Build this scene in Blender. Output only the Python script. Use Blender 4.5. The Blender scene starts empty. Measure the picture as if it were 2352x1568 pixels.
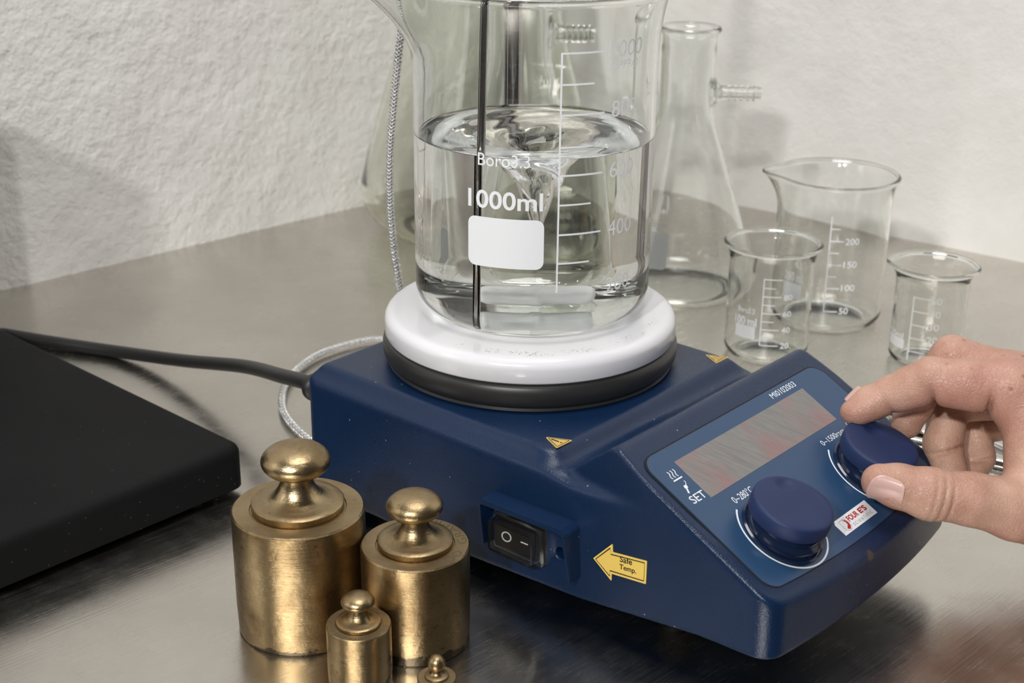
import bpy, bmesh, math, random
import numpy as np
from mathutils import Vector, Matrix, noise as mnoise

random.seed(7)
S = 0.001                      # everything below is written in millimetres
SC = bpy.context.scene
COL = SC.collection
rad = math.radians

# ------------------------------------------------------------------ camera, world, lamps, exposure
cam_d = bpy.data.cameras.new('camera')
cam = bpy.data.objects.new('camera', cam_d)
COL.objects.link(cam)
cam_d.sensor_width = 36.0
cam_d.lens = 50.571
cam_d.clip_start = 0.02
cam.matrix_world = (Matrix.Translation((0, 0, 0.325756)) @ Matrix.Rotation(rad(90 - 21.7078), 4, 'X')
                    @ Matrix.Rotation(rad(0.6204), 4, 'Z'))
cam_d.dof.use_dof = True
cam_d.dof.focus_distance = 0.595
cam_d.dof.aperture_fstop = 17.0
SC.camera = cam

world = bpy.data.worlds.new('room')
SC.world = world
world.use_nodes = True
bg = world.node_tree.nodes['Background']
bg.inputs[0].default_value = (1.0, 0.97, 0.93, 1)
bg.inputs[1].default_value = 0.055


def lamp(name, loc, target, size, watts, color=(1, 1, 1)):
    d = bpy.data.lights.new(name, 'AREA')
    d.shape = 'DISK'
    d.size = size
    d.energy = watts
    d.color = color
    o = bpy.data.objects.new(name, d)
    COL.objects.link(o)
    o.location = Vector(loc) * S
    o.rotation_euler = (Vector(target) - Vector(loc)).to_track_quat('-Z', 'Y').to_euler()
    return o


lamp('strobe_lamp', (-860, -1290, 1400), (20, 700, 40), 0.12, 26.0, (1, 0.985, 0.96))
lamp('camera_flash', (-190, -600, 860), (20, 650, 60), 0.055, 6.5, (1, 0.99, 0.97))
lamp('overhead_lamp', (40, 520, 1230), (20, 650, 0), 0.5, 8.2, (1, 0.985, 0.96))
lamp('left_softbox', (-980, 330, 560), (0, 620, 60), 0.6, 2.0, (1, 0.99, 0.97))

SC.view_settings.view_transform = 'Standard'
SC.view_settings.look = 'None'
SC.view_settings.gamma = 1.0
SC.view_settings.use_curve_mapping = False
SC.view_settings.exposure = -0.16
SC.cycles.max_bounces = 18
SC.cycles.transmission_bounces = 16
SC.cycles.transparent_max_bounces = 24
SC.cycles.glossy_bounces = 6
SC.cycles.diffuse_bounces = 4
SC.cycles.sample_clamp_indirect = 20.0
SC.cycles.blur_glossy = 0.3


# ------------------------------------------------------------------ object helpers
def tag(o, label=None, cat=None, group=None, kind=None):
    if label: o['label'] = label
    if cat: o['category'] = cat
    if group: o['group'] = group
    if kind: o['kind'] = kind
    return o


def empty(name, loc=(0, 0, 0), rotz=0.0):
    o = bpy.data.objects.new(name, None)
    o.empty_display_size = 0.02
    COL.objects.link(o)
    o.location = Vector(loc) * S
    o.rotation_euler = (0, 0, rotz)
    return o


def mesh_obj(name, verts, faces, mat, parent=None, smooth=True, scale=S):
    me = bpy.data.meshes.new(name)
    v = np.asarray(verts, float) * scale
    me.from_pydata([tuple(p) for p in v], [], [tuple(f) for f in faces])
    me.update()
    if isinstance(mat, (list, tuple)):
        for m in mat: me.materials.append(m)
    else:
        me.materials.append(mat)
    if smooth:
        me.polygons.foreach_set('use_smooth', [True] * len(me.polygons))
    o = bpy.data.objects.new(name, me)
    COL.objects.link(o)
    if parent: o.parent = parent
    return o


def auto_smooth(o, deg=35):
    me = o.data
    bm = bmesh.new(); bm.from_mesh(me)
    for e in bm.edges:
        if len(e.link_faces) == 2 and e.calc_face_angle(0) > rad(deg): e.smooth = False
    bm.to_mesh(me); bm.free()


def bm_obj(name, bm, mat, parent=None, smooth=True, sharp=35):
    me = bpy.data.meshes.new(name)
    bmesh.ops.recalc_face_normals(bm, faces=bm.faces)
    for v in bm.verts: v.co *= S
    bm.to_mesh(me); bm.free()
    me.materials.append(mat)
    if smooth: me.polygons.foreach_set('use_smooth', [True] * len(me.polygons))
    o = bpy.data.objects.new(name, me)
    COL.objects.link(o)
    if parent: o.parent = parent
    if smooth and sharp: auto_smooth(o, sharp)
    return o


def lathe(profile, seg=96, closed_ends=True, warp=None):
    """revolve (r,z) points; r=0 ends become single poles. returns verts, faces"""
    verts, faces, rings = [], [], []
    for r, z in profile:
        if r < 1e-6:
            rings.append([len(verts)]); verts.append((0, 0, z))
        else:
            idx = []
            for i in range(seg):
                a = 2 * math.pi * i / seg
                rr = r if warp is None else r + warp(a, z, r)
                idx.append(len(verts)); verts.append((rr * math.cos(a), rr * math.sin(a), z))
            rings.append(idx)
    for A, B in zip(rings[:-1], rings[1:]):
        for i in range(seg):
            j = (i + 1) % seg
            if len(A) == 1 and len(B) == 1: continue
            if len(A) == 1: faces.append((A[0], B[j], B[i]))
            elif len(B) == 1: faces.append((A[i], A[j], B[0]))
            else: faces.append((A[i], A[j], B[j], B[i]))
    return verts, faces


def arc(cx, cz, r, a0, a1, n=8):
    return [(cx + r * math.cos(rad(a0 + (a1 - a0) * i / n)), cz + r * math.sin(rad(a0 + (a1 - a0) * i / n))) for i in range(n + 1)]


def tube(path, r, seg=12, cap=True, radii=None):
    P = [Vector(p) for p in path]
    n = len(P)
    verts, faces = [], []
    T = [(P[min(i + 1, n - 1)] - P[max(i - 1, 0)]).normalized() for i in range(n)]
    up = Vector((0, 0, 1)) if abs(T[0].z) < 0.9 else Vector((1, 0, 0))
    X = T[0].cross(up).normalized()
    for i in range(n):
        X = (X - T[i] * X.dot(T[i])).normalized()
        Y = T[i].cross(X)
        rr = radii[i] if radii else r
        for k in range(seg):
            a = 2 * math.pi * k / seg
            verts.append(P[i] + X * (rr * math.cos(a)) + Y * (rr * math.sin(a)))
    for i in range(n - 1):
        for k in range(seg):
            k2 = (k + 1) % seg
            faces.append((i * seg + k, i * seg + k2, (i + 1) * seg + k2, (i + 1) * seg + k))
    if cap:
        faces.append(tuple(range(seg))[::-1])
        faces.append(tuple((n - 1) * seg + k for k in range(seg)))
    return [tuple(v) for v in verts], faces


def spline(pts, n=12):
    """Catmull-Rom through the points"""
    P = [Vector(p) for p in pts]
    P = [P[0] * 2 - P[1]] + P + [P[-1] * 2 - P[-2]]
    out = []
    for i in range(1, len(P) - 2):
        for k in range(n):
            t = k / n
            a, b, c, d = P[i - 1], P[i], P[i + 1], P[i + 2]
            out.append(0.5 * ((2 * b) + (c - a) * t + (2 * a - 5 * b + 4 * c - d) * t * t + (3 * b - a - 3 * c + d) * t ** 3))
    out.append(P[-2])
    return out


def merge(*parts):
    V, F = [], []
    for v, f in parts:
        o = len(V)
        V += [tuple(p) for p in v]
        F += [tuple(i + o for i in q) for q in f]
    return V, F


def rounded_box(bm, x0, x1, y0, y1, z0, z1, bev=0.5, seg=2):
    r = bmesh.ops.create_cube(bm, size=1)
    for v in r['verts']:
        v.co = Vector(((x0 + x1) / 2 + v.co.x * (x1 - x0), (y0 + y1) / 2 + v.co.y * (y1 - y0), (z0 + z1) / 2 + v.co.z * (z1 - z0)))
    if bev:
        es = list({e for v in r['verts'] for e in v.link_edges})
        bmesh.ops.bevel(bm, geom=es, offset=bev, segments=seg, affect='EDGES', profile=0.5)


# ------------------------------------------------------------------ flat print: letters and strokes in a plane, then mapped onto a surface
def text2d(body, x, y, w, h, bold=0.0):
    """letters filling the box (x..x+w, y..y+h)"""
    c = bpy.data.curves.new('lettering', 'FONT')
    c.body = body
    c.resolution_u = 4
    c.offset = bold
    o = bpy.data.objects.new('lettering', c)
    me = o.to_mesh()
    V = np.array([v.co[:2] for v in me.vertices])
    F = [tuple(p.vertices) for p in me.polygons]
    o.to_mesh_clear()
    bpy.data.objects.remove(o); bpy.data.curves.remove(c)
    lo, hi = V.min(0), V.max(0)
    V = (V - lo) / (hi - lo) * np.array([w, h]) + np.array([x, y])
    return [tuple(v) for v in V], F


def stroke2d(pts, w, closed=False):
    P = [Vector(p) for p in pts]
    n = len(P)
    V, F = [], []
    for i in range(n):
        if closed:
            t = (P[(i + 1) % n] - P[i - 1]).normalized()
        else:
            t = (P[min(i + 1, n - 1)] - P[max(i - 1, 0)]).normalized()
        nn = Vector((-t.y, t.x)) * w / 2
        V += [tuple(P[i] + nn), tuple(P[i] - nn)]
    m = n if closed else n - 1
    for i in range(m):
        j = (i + 1) % n
        F.append((2 * i, 2 * i + 1, 2 * j + 1, 2 * j))
    return V, F


def poly2d(pts):
    return [tuple(p) for p in pts], [tuple(range(len(pts)))]


def rrect2d(x0, y0, x1, y1, r, n=5):
    pts = []
    for cx, cy, a in ((x1 - r, y1 - r, 0), (x0 + r, y1 - r, 90), (x0 + r, y0 + r, 180), (x1 - r, y0 + r, 270)):
        pts += [(cx + r * math.cos(rad(a + 90 * i / n)), cy + r * math.sin(rad(a + 90 * i / n))) for i in range(n + 1)]
    return pts


def cut2d(VF, step):
    bm = bmesh.new()
    vs = [bm.verts.new((p[0], p[1], 0)) for p in VF[0]]
    for f in VF[1]:
        try: bm.faces.new([vs[i] for i in f])
        except ValueError: pass
    xs = [p[0] for p in VF[0]]
    x = math.floor(min(xs) / step) * step + step
    while x < max(xs):
        bmesh.ops.bisect_plane(bm, geom=bm.verts[:] + bm.edges[:] + bm.faces[:], plane_co=(x, 0, 0), plane_no=(1, 0, 0))
        x += step
    bm.verts.index_update()
    V = [tuple(v.co[:2]) for v in bm.verts]
    F = [tuple(v.index for v in f.verts) for f in bm.faces]
    bm.free()
    return V, F


def print_obj(name, parts, mapping, mat, parent, step=None, smooth=False):
    VF = merge(*[([(p[0], p[1]) for p in v], f) for v, f in parts])
    if step: VF = cut2d(VF, step)
    V = [mapping(x, y) for x, y in VF[0]]
    return mesh_obj(name, V, VF[1], mat, parent, smooth)


def cyl_map(R, taper=None):
    # x: arc length in mm measured from azimuth 0, y: height
    def m(x, y):
        r = R if taper is None else taper(y)
        a = x / R
        return (r * math.cos(a), r * math.sin(a), y)
    return m


# ------------------------------------------------------------------ implicit surfaces (for the moulded housing and the hand)
def smin(a, b, k):
    h = np.maximum(k - np.abs(a - b), 0) / k
    return np.minimum(a, b) - h * h * k * 0.25


def smax(a, b, k):
    return -smin(-a, -b, k)


def surface_net(fn, lo, hi, step, newton=2):
    ax = [np.arange(l, h + step, step) for l, h in zip(lo, hi)]
    nx, ny, nz = map(len, ax)
    F = np.empty((nx, ny, nz), np.float32)
    Y, Z = np.meshgrid(ax[1], ax[2], indexing='ij')
    for c in range(0, nx, 16):
        xs = ax[0][c:c + 16]
        P = np.empty((len(xs), ny, nz, 3))
        P[..., 0] = xs[:, None, None]; P[..., 1] = Y; P[..., 2] = Z
        F[c:c + 16] = fn(P.reshape(-1, 3)).reshape(len(xs), ny, nz)
    s = F < 0
    cs = np.zeros((nx - 1, ny - 1, nz - 1), np.int8)
    for i in (0, 1):
        for j in (0, 1):
            for k in (0, 1):
                cs += s[i:nx - 1 + i, j:ny - 1 + j, k:nz - 1 + k]
    act = (cs > 0) & (cs < 8)
    I = np.argwhere(act)
    idx = -np.ones(act.shape, np.int64)
    idx[act] = np.arange(len(I))
    acc = np.zeros((len(I), 3)); cnt = np.zeros(len(I))
    corners = [(i, j, k) for i in (0, 1) for j in (0, 1) for k in (0, 1)]
    for a in corners:
        for d in range(3):
            if a[d]: continue
            b = list(a); b[d] = 1
            fa = F[I[:, 0] + a[0], I[:, 1] + a[1], I[:, 2] + a[2]]
            fb = F[I[:, 0] + b[0], I[:, 1] + b[1], I[:, 2] + b[2]]
            m = (fa < 0) != (fb < 0)
            t = np.where(m, fa / np.where(m, fa - fb, 1), 0)
            p = np.array(a, float)[None] + t[:, None] * (np.array(b) - np.array(a))[None]
            acc[m] += p[m]; cnt[m] += 1
    V = (I + acc / cnt[:, None]) * step + np.array([ax[0][0], ax[1][0], ax[2][0]])
    faces = []
    for d in range(3):
        sl0 = [slice(None)] * 3; sl1 = [slice(None)] * 3
        sl0[d] = slice(0, -1); sl1[d] = slice(1, None)
        ch = s[tuple(sl0)] != s[tuple(sl1)]
        E = np.argwhere(ch)
        o1, o2 = [k for k in range(3) if k != d]
        ok = (E[:, o1] > 0) & (E[:, o2] > 0) & (E[:, o1] < act.shape[o1]) & (E[:, o2] < act.shape[o2])
        E = E[ok]
        q = []
        for da, db in ((0, 0), (1, 0), (1, 1), (0, 1)):
            c = E.copy(); c[:, o1] -= da; c[:, o2] -= db
            q.append(idx[c[:, 0], c[:, 1], c[:, 2]])
        q = np.stack(q, 1)
        inside = s[E[:, 0], E[:, 1], E[:, 2]]
        if d == 1: inside = ~inside
        q[~inside] = q[~inside][:, ::-1]
        faces.append(q)
    faces = np.concatenate(faces)
    for _ in range(newton):
        f0 = fn(V); e = 0.05
        g = np.stack([(fn(V + np.eye(3)[i] * e) - fn(V - np.eye(3)[i] * e)) / (2 * e) for i in range(3)], 1)
        V = V - np.clip(f0 / np.maximum((g * g).sum(1), 0.2), -step, step)[:, None] * g
    return V, faces


def np_mesh(name, V, Q, mat, parent=None):
    me = bpy.data.meshes.new(name)
    n = len(V)
    me.vertices.add(n)
    me.vertices.foreach_set('co', (V * S).astype(np.float32).ravel())
    me.loops.add(len(Q) * 4)
    me.loops.foreach_set('vertex_index', Q.astype(np.int32).ravel())
    me.polygons.add(len(Q))
    me.polygons.foreach_set('loop_start', np.arange(0, len(Q) * 4, 4, dtype=np.int32))
    me.polygons.foreach_set('use_smooth', [True] * len(Q))
    me.update(calc_edges=True); me.validate()
    me.materials.append(mat)
    o = bpy.data.objects.new(name, me)
    COL.objects.link(o)
    if parent: o.parent = parent
    return o


# ------------------------------------------------------------------ materials
class M:
    def __init__(self, name):
        self.m = bpy.data.materials.new(name)
        self.m.use_nodes = True
        self.t = self.m.node_tree
        self.b = self.t.nodes['Principled BSDF']
        self.out = self.t.nodes['Material Output']

    def n(self, kind, **kw):
        nd = self.t.nodes.new(kind)
        for k, v in kw.items():
            if k in nd.inputs: nd.inputs[k].default_value = v
            else: setattr(nd, k, v)
        return nd

    def l(self, a, b): self.t.links.new(a, b)

    def set(self, **kw):
        for k, v in kw.items():
            k = {'color': 'Base Color', 'rough': 'Roughness', 'metal': 'Metallic', 'spec': 'Specular IOR Level', 'ior': 'IOR',
                 'trans': 'Transmission Weight', 'coat': 'Coat Weight', 'coat_rough': 'Coat Roughness', 'sss': 'Subsurface Weight',
                 'aniso': 'Anisotropic'}.get(k, k)
            if k == 'Base Color' and len(v) == 3: v = (*v, 1)
            self.b.inputs[k].default_value = v
        return self

    def coord(self, rot=(0, 0, 0), scale=(1, 1, 1), world=False):
        tc = self.n('ShaderNodeTexCoord')
        mp = self.n('ShaderNodeMapping', vector_type='TEXTURE')
        mp.inputs['Rotation'].default_value = rot
        mp.inputs['Scale'].default_value = tuple(1.0 / q for q in scale)
        self.l(tc.outputs['Object'], mp.inputs[0])
        return mp.outputs[0]

    def noise(self, vec, scale, detail=3, rough=0.5, out=0):
        nd = self.n('ShaderNodeTexNoise')
        nd.inputs['Scale'].default_value = scale
        nd.inputs['Detail'].default_value = detail
        nd.inputs['Roughness'].default_value = rough
        self.l(vec, nd.inputs['Vector'])
        return nd.outputs[out]

    def ramp(self, fac, stops):
        r = self.n('ShaderNodeValToRGB')
        e = r.color_ramp.elements
        while len(e) < len(stops): e.new(0.5)
        for i, (p, c) in enumerate(stops):
            e[i].position = p
            e[i].color = c if len(c) == 4 else (*c, 1)
        self.l(fac, r.inputs[0])
        return r.outputs[0]

    def gray(self, fac, a, b, va=0.0, vb=1.0):
        r = self.n('ShaderNodeMapRange')
        r.inputs[1].default_value = a; r.inputs[2].default_value = b
        r.inputs[3].default_value = va; r.inputs[4].default_value = vb
        self.l(fac, r.inputs[0])
        return r.outputs[0]

    def mix(self, fac, a, b, mode='MIX'):
        x = self.n('ShaderNodeMix', data_type='RGBA', blend_type=mode)
        for s, v in ((0, fac), (6, a), (7, b)):
            if hasattr(v, 'is_output'): self.l(v, x.inputs[s])
            else: x.inputs[s].default_value = v if s == 0 else ((*v, 1) if len(v) == 3 else v)
        return x.outputs[2]

    def math(self, op, a, b=0.0):
        x = self.n('ShaderNodeMath', operation=op)
        for s, v in ((0, a), (1, b)):
            if hasattr(v, 'is_output'): self.l(v, x.inputs[s])
            else: x.inputs[s].default_value = v
        return x.outputs[0]

    def bump(self, h, dist, strength=1.0, prev=None):
        b = self.n('ShaderNodeBump')
        b.inputs['Strength'].default_value = strength
        b.inputs['Distance'].default_value = dist
        self.l(h, b.inputs['Height'])
        if prev is not None: self.l(prev, b.inputs['Normal'])
        self.l(b.outputs[0], self.b.inputs['Normal'])
        return b.outputs[0]

    def base(self, c): self.l(c, self.b.inputs['Base Color'])
    def rough(self, c): self.l(c, self.b.inputs['Roughness'])


def simple(name, color, rough=0.5, **kw):
    return M(name).set(color=color, rough=rough, **kw).m


def mat_wall(name, strength):
    a = M(name).set(rough=0.9, spec=0.2)
    v = a.coord()
    n1 = a.noise(v, 110, 6, 0.6)
    n2 = a.noise(v, 26, 4, 0.55)
    n3 = a.noise(v, 420, 3, 0.5)
    h = a.math('ADD', a.math('MULTIPLY', n1, 0.55), a.math('ADD', a.math('MULTIPLY', n2, 0.9), a.math('MULTIPLY', n3, 0.12)))
    a.bump(h, 0.0045 * strength, 1.0)
    a.base(a.ramp(n2, [(0.25, (0.74, 0.725, 0.70)), (0.75, (0.80, 0.79, 0.77))]))
    return a.m


def mat_steel():
    a = M('brushed_steel').set(metal=1.0, rough=0.3)
    v = a.coord(rot=(0, 0, rad(44)), scale=(2.2, 120, 1))
    streak = a.noise(v, 9, 5, 0.65)
    v2 = a.coord()
    blot = a.noise(v2, 7, 5, 0.6)
    fine = a.noise(v2, 60, 4, 0.6)
    a.base(a.mix(a.gray(blot, 0.35, 0.7), (0.56, 0.53, 0.485), (0.70, 0.665, 0.615)))
    r = a.math('ADD', a.gray(streak, 0.3, 0.7, 0.16, 0.25), a.gray(fine, 0.35, 0.75, 0.0, 0.09))
    a.rough(r)
    a.bump(streak, 0.00012, 0.35)
    return a.m


def mat_brass(name, seedv, dark=0.0):
    a = M(name).set(metal=1.0)
    tc = a.n('ShaderNodeTexCoord')
    mp = a.n('ShaderNodeMapping'); mp.inputs['Location'].default_value = (seedv, seedv * 1.7, 0)
    a.l(tc.outputs['Object'], mp.inputs[0]); v = mp.outputs[0]
    n1 = a.noise(v, 45, 6, 0.65)
    n2 = a.noise(v, 260, 5, 0.7)
    n3 = a.noise(v, 14, 3, 0.5)
    c = a.ramp(n1, [(0.30, (0.20, 0.135, 0.065)), (0.50, (0.385, 0.285, 0.155)), (0.70, (0.52, 0.405, 0.235))])
    pits = a.gray(n2, 0.30, 0.40, 1.0, 0.0)
    c = a.mix(a.math('MULTIPLY', pits, 0.7), c, (0.10, 0.075, 0.045))
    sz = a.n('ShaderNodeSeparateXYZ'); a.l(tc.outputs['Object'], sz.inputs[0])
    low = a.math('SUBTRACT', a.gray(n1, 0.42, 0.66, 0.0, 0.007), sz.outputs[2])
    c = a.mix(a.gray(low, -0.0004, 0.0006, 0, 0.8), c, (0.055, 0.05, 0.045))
    # dust and tarnish lying on upward faces
    ge = a.n('ShaderNodeNewGeometry')
    sx = a.n('ShaderNodeSeparateXYZ'); a.l(ge.outputs['Normal'], sx.inputs[0])
    up = a.math('MULTIPLY', a.gray(sx.outputs[2], 0.75, 1.0), a.gray(n3, 0.3, 0.6, 0.55, 1.0))
    c = a.mix(a.math('MULTIPLY', up, 0.55 + dark), c, (0.25, 0.19, 0.115))
    a.base(c)
    a.rough(a.math('ADD', a.gray(n1, 0.3, 0.7, 0.38, 0.24), a.math('MULTIPLY', up, 0.22)))
    nd = a.n('ShaderNodeMapping'); nd.inputs['Scale'].default_value = (1, 1, 9)
    a.l(tc.outputs['Object'], nd.inputs[0])
    scr = a.noise(nd.outputs[0], 120, 4, 0.7)
    b1 = a.bump(scr, 0.0004, 0.35)
    a.bump(n2, 0.0005, 0.35, prev=b1)
    return a.m


def mat_housing():
    a = M('blue_moulded_plastic').set(rough=0.3, spec=0.4)
    v = a.coord()
    n1 = a.noise(v, 30, 4, 0.6)
    c = a.mix(a.gray(n1, 0.3, 0.7), (0.0030, 0.0165, 0.054), (0.0042, 0.0195, 0.062))
    vo = a.n('ShaderNodeTexVoronoi'); vo.inputs['Scale'].default_value = 210; vo.inputs['Randomness'].default_value = 1.0
    a.l(v, vo.inputs['Vector'])
    vc = a.n('ShaderNodeSeparateColor'); a.l(vo.outputs['Color'], vc.inputs[0])
    speck = a.math('MULTIPLY', a.gray(vo.outputs['Distance'], 0.04, 0.09, 1, 0), a.gray(vc.outputs[0], 0.80, 0.81))
    c = a.mix(a.math('MULTIPLY', speck, 0.55), c, (0.45, 0.48, 0.55))
    vo2 = a.n('ShaderNodeTexVoronoi'); vo2.inputs['Scale'].default_value = 62
    a.l(v, vo2.inputs['Vector'])
    vc2 = a.n('ShaderNodeSeparateColor'); a.l(vo2.outputs['Color'], vc2.inputs[0])
    d2 = a.math('ADD', vo2.outputs['Distance'], a.math('MULTIPLY', a.noise(v, 300, 3), 0.18))
    sx = a.n('ShaderNodeSeparateXYZ'); a.l(v, sx.inputs[0])
    rust = a.math('MULTIPLY', a.math('MULTIPLY', a.gray(d2, 0.17, 0.24, 1, 0), a.gray(vc2.outputs[1], 0.80, 0.82)),
                  a.gray(sx.outputs[0], 0.11, 0.13))
    c = a.mix(a.math('MULTIPLY', rust, 0.75), c, (0.10, 0.06, 0.03))
    a.base(c)
    fine = a.noise(v, 1900, 2, 0.5)
    a.bump(fine, 0.00022, 0.6)
    a.rough(a.gray(a.noise(v, 22, 4), 0.3, 0.7, 0.25, 0.33))
    return a.m


def mat_black_slab():
    a = M('black_matte_plastic').set(rough=0.65, spec=0.09)
    v = a.coord()
    vo = a.n('ShaderNodeTexVoronoi'); vo.inputs['Scale'].default_value = 330
    a.l(v, vo.inputs['Vector'])
    vc = a.n('ShaderNodeSeparateColor'); a.l(vo.outputs['Color'], vc.inputs[0])
    speck = a.math('MULTIPLY', a.gray(vo.outputs['Distance'], 0.05, 0.13, 1, 0), a.gray(vc.outputs[0], 0.90, 0.91))
    big = a.noise(v, 9, 4, 0.6)
    c = a.mix(a.gray(big, 0.3, 0.7), (0.008, 0.008, 0.0085), (0.012, 0.012, 0.0125))
    c = a.mix(a.math('MULTIPLY', speck, 0.45), c, (0.25, 0.22, 0.2))
    vo2 = a.n('ShaderNodeTexVoronoi'); vo2.inputs['Scale'].default_value = 75
    a.l(v, vo2.inputs['Vector'])
    vc2 = a.n('ShaderNodeSeparateColor'); a.l(vo2.outputs['Color'], vc2.inputs[0])
    rs = a.math('MULTIPLY', a.math('MULTIPLY', a.gray(vo2.outputs['Distance'], 0.05, 0.09, 1, 0), a.gray(vc2.outputs[1], 0.84, 0.85)), a.gray(big, 0.45, 0.55))
    c = a.mix(rs, c, (0.22, 0.09, 0.03))
    a.base(c)
    a.bump(a.noise(v, 1500, 2), 0.0002, 0.4)
    return a.m


def mat_plate():
    a = M('white_enamel').set(rough=0.16, spec=0.5, coat=0.3)
    v = a.coord()
    sx = a.n('ShaderNodeSeparateXYZ'); a.l(v, sx.inputs[0])
    rr = a.math('SQRT', a.math('ADD', a.math('MULTIPLY', sx.outputs[0], sx.outputs[0]), a.math('MULTIPLY', sx.outputs[1], sx.outputs[1])))
    band = a.math('MULTIPLY', a.gray(rr, 0.0555, 0.0575), a.gray(rr, 0.0600, 0.0625, 1, 0))
    # burnt specks gather on the side towards the panel
    side = a.gray(a.math('SUBTRACT', a.math('MULTIPLY', sx.outputs[0], 0.95), a.math('MULTIPLY', sx.outputs[1], 0.55)), 0.030, 0.052)
    grit = a.gray(a.noise(v, 700, 4, 0.75), 0.54, 0.62)
    patch = a.gray(a.noise(v, 75, 3, 0.6), 0.44, 0.54)
    f1 = a.math('MULTIPLY', a.math('MULTIPLY', band, side), a.math('MULTIPLY', grit, patch))
    vo = a.n('ShaderNodeTexVoronoi'); vo.inputs['Scale'].default_value = 70
    a.l(v, vo.inputs['Vector'])
    vc = a.n('ShaderNodeSeparateColor'); a.l(vo.outputs['Color'], vc.inputs[0])
    dots = a.math('MULTIPLY', a.gray(vo.outputs['Distance'], 0.025, 0.05, 1, 0), a.gray(vc.outputs[0], 0.86, 0.87))
    c = a.mix(f1, (0.79, 0.79, 0.83), (0.20, 0.12, 0.06))
    c = a.mix(a.math('MULTIPLY', dots, 0.8), c, (0.22, 0.16, 0.10))
    a.base(c)
    return a.m


def mat_skin():
    a = M('freckled_skin').set(rough=0.42, spec=0.4, sss=0.12)
    a.b.inputs['Subsurface Radius'].default_value = (1.0, 0.35, 0.2)
    a.b.inputs['Subsurface Scale'].default_value = 0.0022
    v = a.coord()
    n1 = a.noise(v, 55, 4, 0.6)
    n2 = a.noise(v, 16, 3, 0.5)
    c = a.ramp(n1, [(0.30, (0.42, 0.225, 0.165)), (0.55, (0.54, 0.33, 0.245)), (0.75, (0.62, 0.40, 0.31))])
    c = a.mix(a.gray(n2, 0.42, 0.62, 0, 0.5), c, (0.47, 0.22, 0.18))
    vo = a.n('ShaderNodeTexVoronoi'); vo.inputs['Scale'].default_value = 230
    a.l(v, vo.inputs['Vector'])
    vc = a.n('ShaderNodeSeparateColor'); a.l(vo.outputs['Color'], vc.inputs[0])
    sx = a.n('ShaderNodeSeparateXYZ'); a.l(v, sx.inputs[0])
    d = a.math('ADD', vo.outputs['Distance'], a.math('MULTIPLY', a.noise(v, 800, 2), 0.25))
    fr = a.math('MULTIPLY', a.gray(d, 0.22, 0.42, 1, 0), a.gray(vc.outputs[0], 0.35, 0.7))
    # freckles lie on the back of the hand
    fr = a.math('MULTIPLY', fr, a.gray(a.math('ADD', sx.outputs[2], a.math('MULTIPLY', sx.outputs[0], 0.35)), 0.072, 0.084))
    c = a.mix(a.math('MULTIPLY', fr, 0.75), c, (0.24, 0.10, 0.05))
    a.base(c)
    vo2 = a.n('ShaderNodeTexVoronoi'); vo2.feature = 'DISTANCE_TO_EDGE'; vo2.inputs['Scale'].default_value = 520
    w = a.mix(0.12, v, a.noise(v, 120, 3, 0.5, out=1))
    a.l(v, vo2.inputs['Vector'])
    b1 = a.bump(a.gray(vo2.outputs['Distance'], 0.0, 0.12), 0.00018, 0.45)
    wr = a.noise(v, 170, 5, 0.65)
    a.bump(wr, 0.0011, 0.42, prev=b1)
    return a.m


def mat_glass(name, tint=(1, 1, 1), ior=1.47, rough=0.0):
    a = M(name)
    g = a.n('ShaderNodeBsdfGlass')
    g.inputs['Color'].default_value = (*tint, 1)
    g.inputs['IOR'].default_value = ior
    g.inputs['Roughness'].default_value = rough
    a.l(g.outputs[0], a.out.inputs['Surface'])
    return a.m


def mat_thin_glass(name, face=(0.965, 0.97, 0.96), edge=(0.50, 0.52, 0.45)):
    """a thin glass wall: clear through the face, greener and more mirror-like where the wall is seen edge on"""
    a = M(name)
    lw = a.n('ShaderNodeLayerWeight'); lw.inputs['Blend'].default_value = 0.5
    fac = a.math('POWER', lw.outputs['Facing'], 7.0)
    tr = a.n('ShaderNodeBsdfTransparent')
    a.l(a.mix(fac, face, edge), tr.inputs[0])
    gl = a.n('ShaderNodeBsdfGlossy'); gl.inputs['Roughness'].default_value = 0.03
    fr = a.n('ShaderNodeFresnel'); fr.inputs['IOR'].default_value = 1.42
    mx = a.n('ShaderNodeMixShader')
    a.l(fr.outputs[0], mx.inputs[0]); a.l(tr.outputs[0], mx.inputs[1]); a.l(gl.outputs[0], mx.inputs[2])
    a.l(mx.outputs[0], a.out.inputs['Surface'])
    return a.m


def mat_clear(name):
    a = M(name)
    tr = a.n('ShaderNodeBsdfTransparent')
    a.l(tr.outputs[0], a.out.inputs['Surface'])
    return a.m


def mat_display():
    a = M('scratched_display_film').set(rough=0.28, spec=0.5)
    v = a.coord()
    n1 = a.noise(v, 30, 3, 0.5)
    n2 = a.noise(v, 60, 3, 0.6)
    mp = a.coord(rot=(0, 0, rad(35)), scale=(1, 9, 1))
    scr = a.noise(mp, 90, 5, 0.7)
    sx = a.n('ShaderNodeSeparateXYZ'); a.l(v, sx.inputs[0])
    c = a.mix(a.gray(scr, 0.35, 0.7), (0.17, 0.165, 0.16), (0.235, 0.23, 0.225))
    c = a.mix(a.math('MULTIPLY', a.gray(n1, 0.50, 0.66), 0.6), c, (0.30, 0.13, 0.135))
    a.base(c)
    b = a.bump(scr, 0.0006, 0.3)
    a.bump(n2, 0.002, 0.3, prev=b)
    return a.m


def mat_film():
    a = M('blue_panel_film').set(color=(0.021, 0.060, 0.138), rough=0.30, spec=0.5)
    v = a.coord()
    a.bump(a.noise(v, 1200, 2), 0.0001, 0.3)
    return a.m


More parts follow.
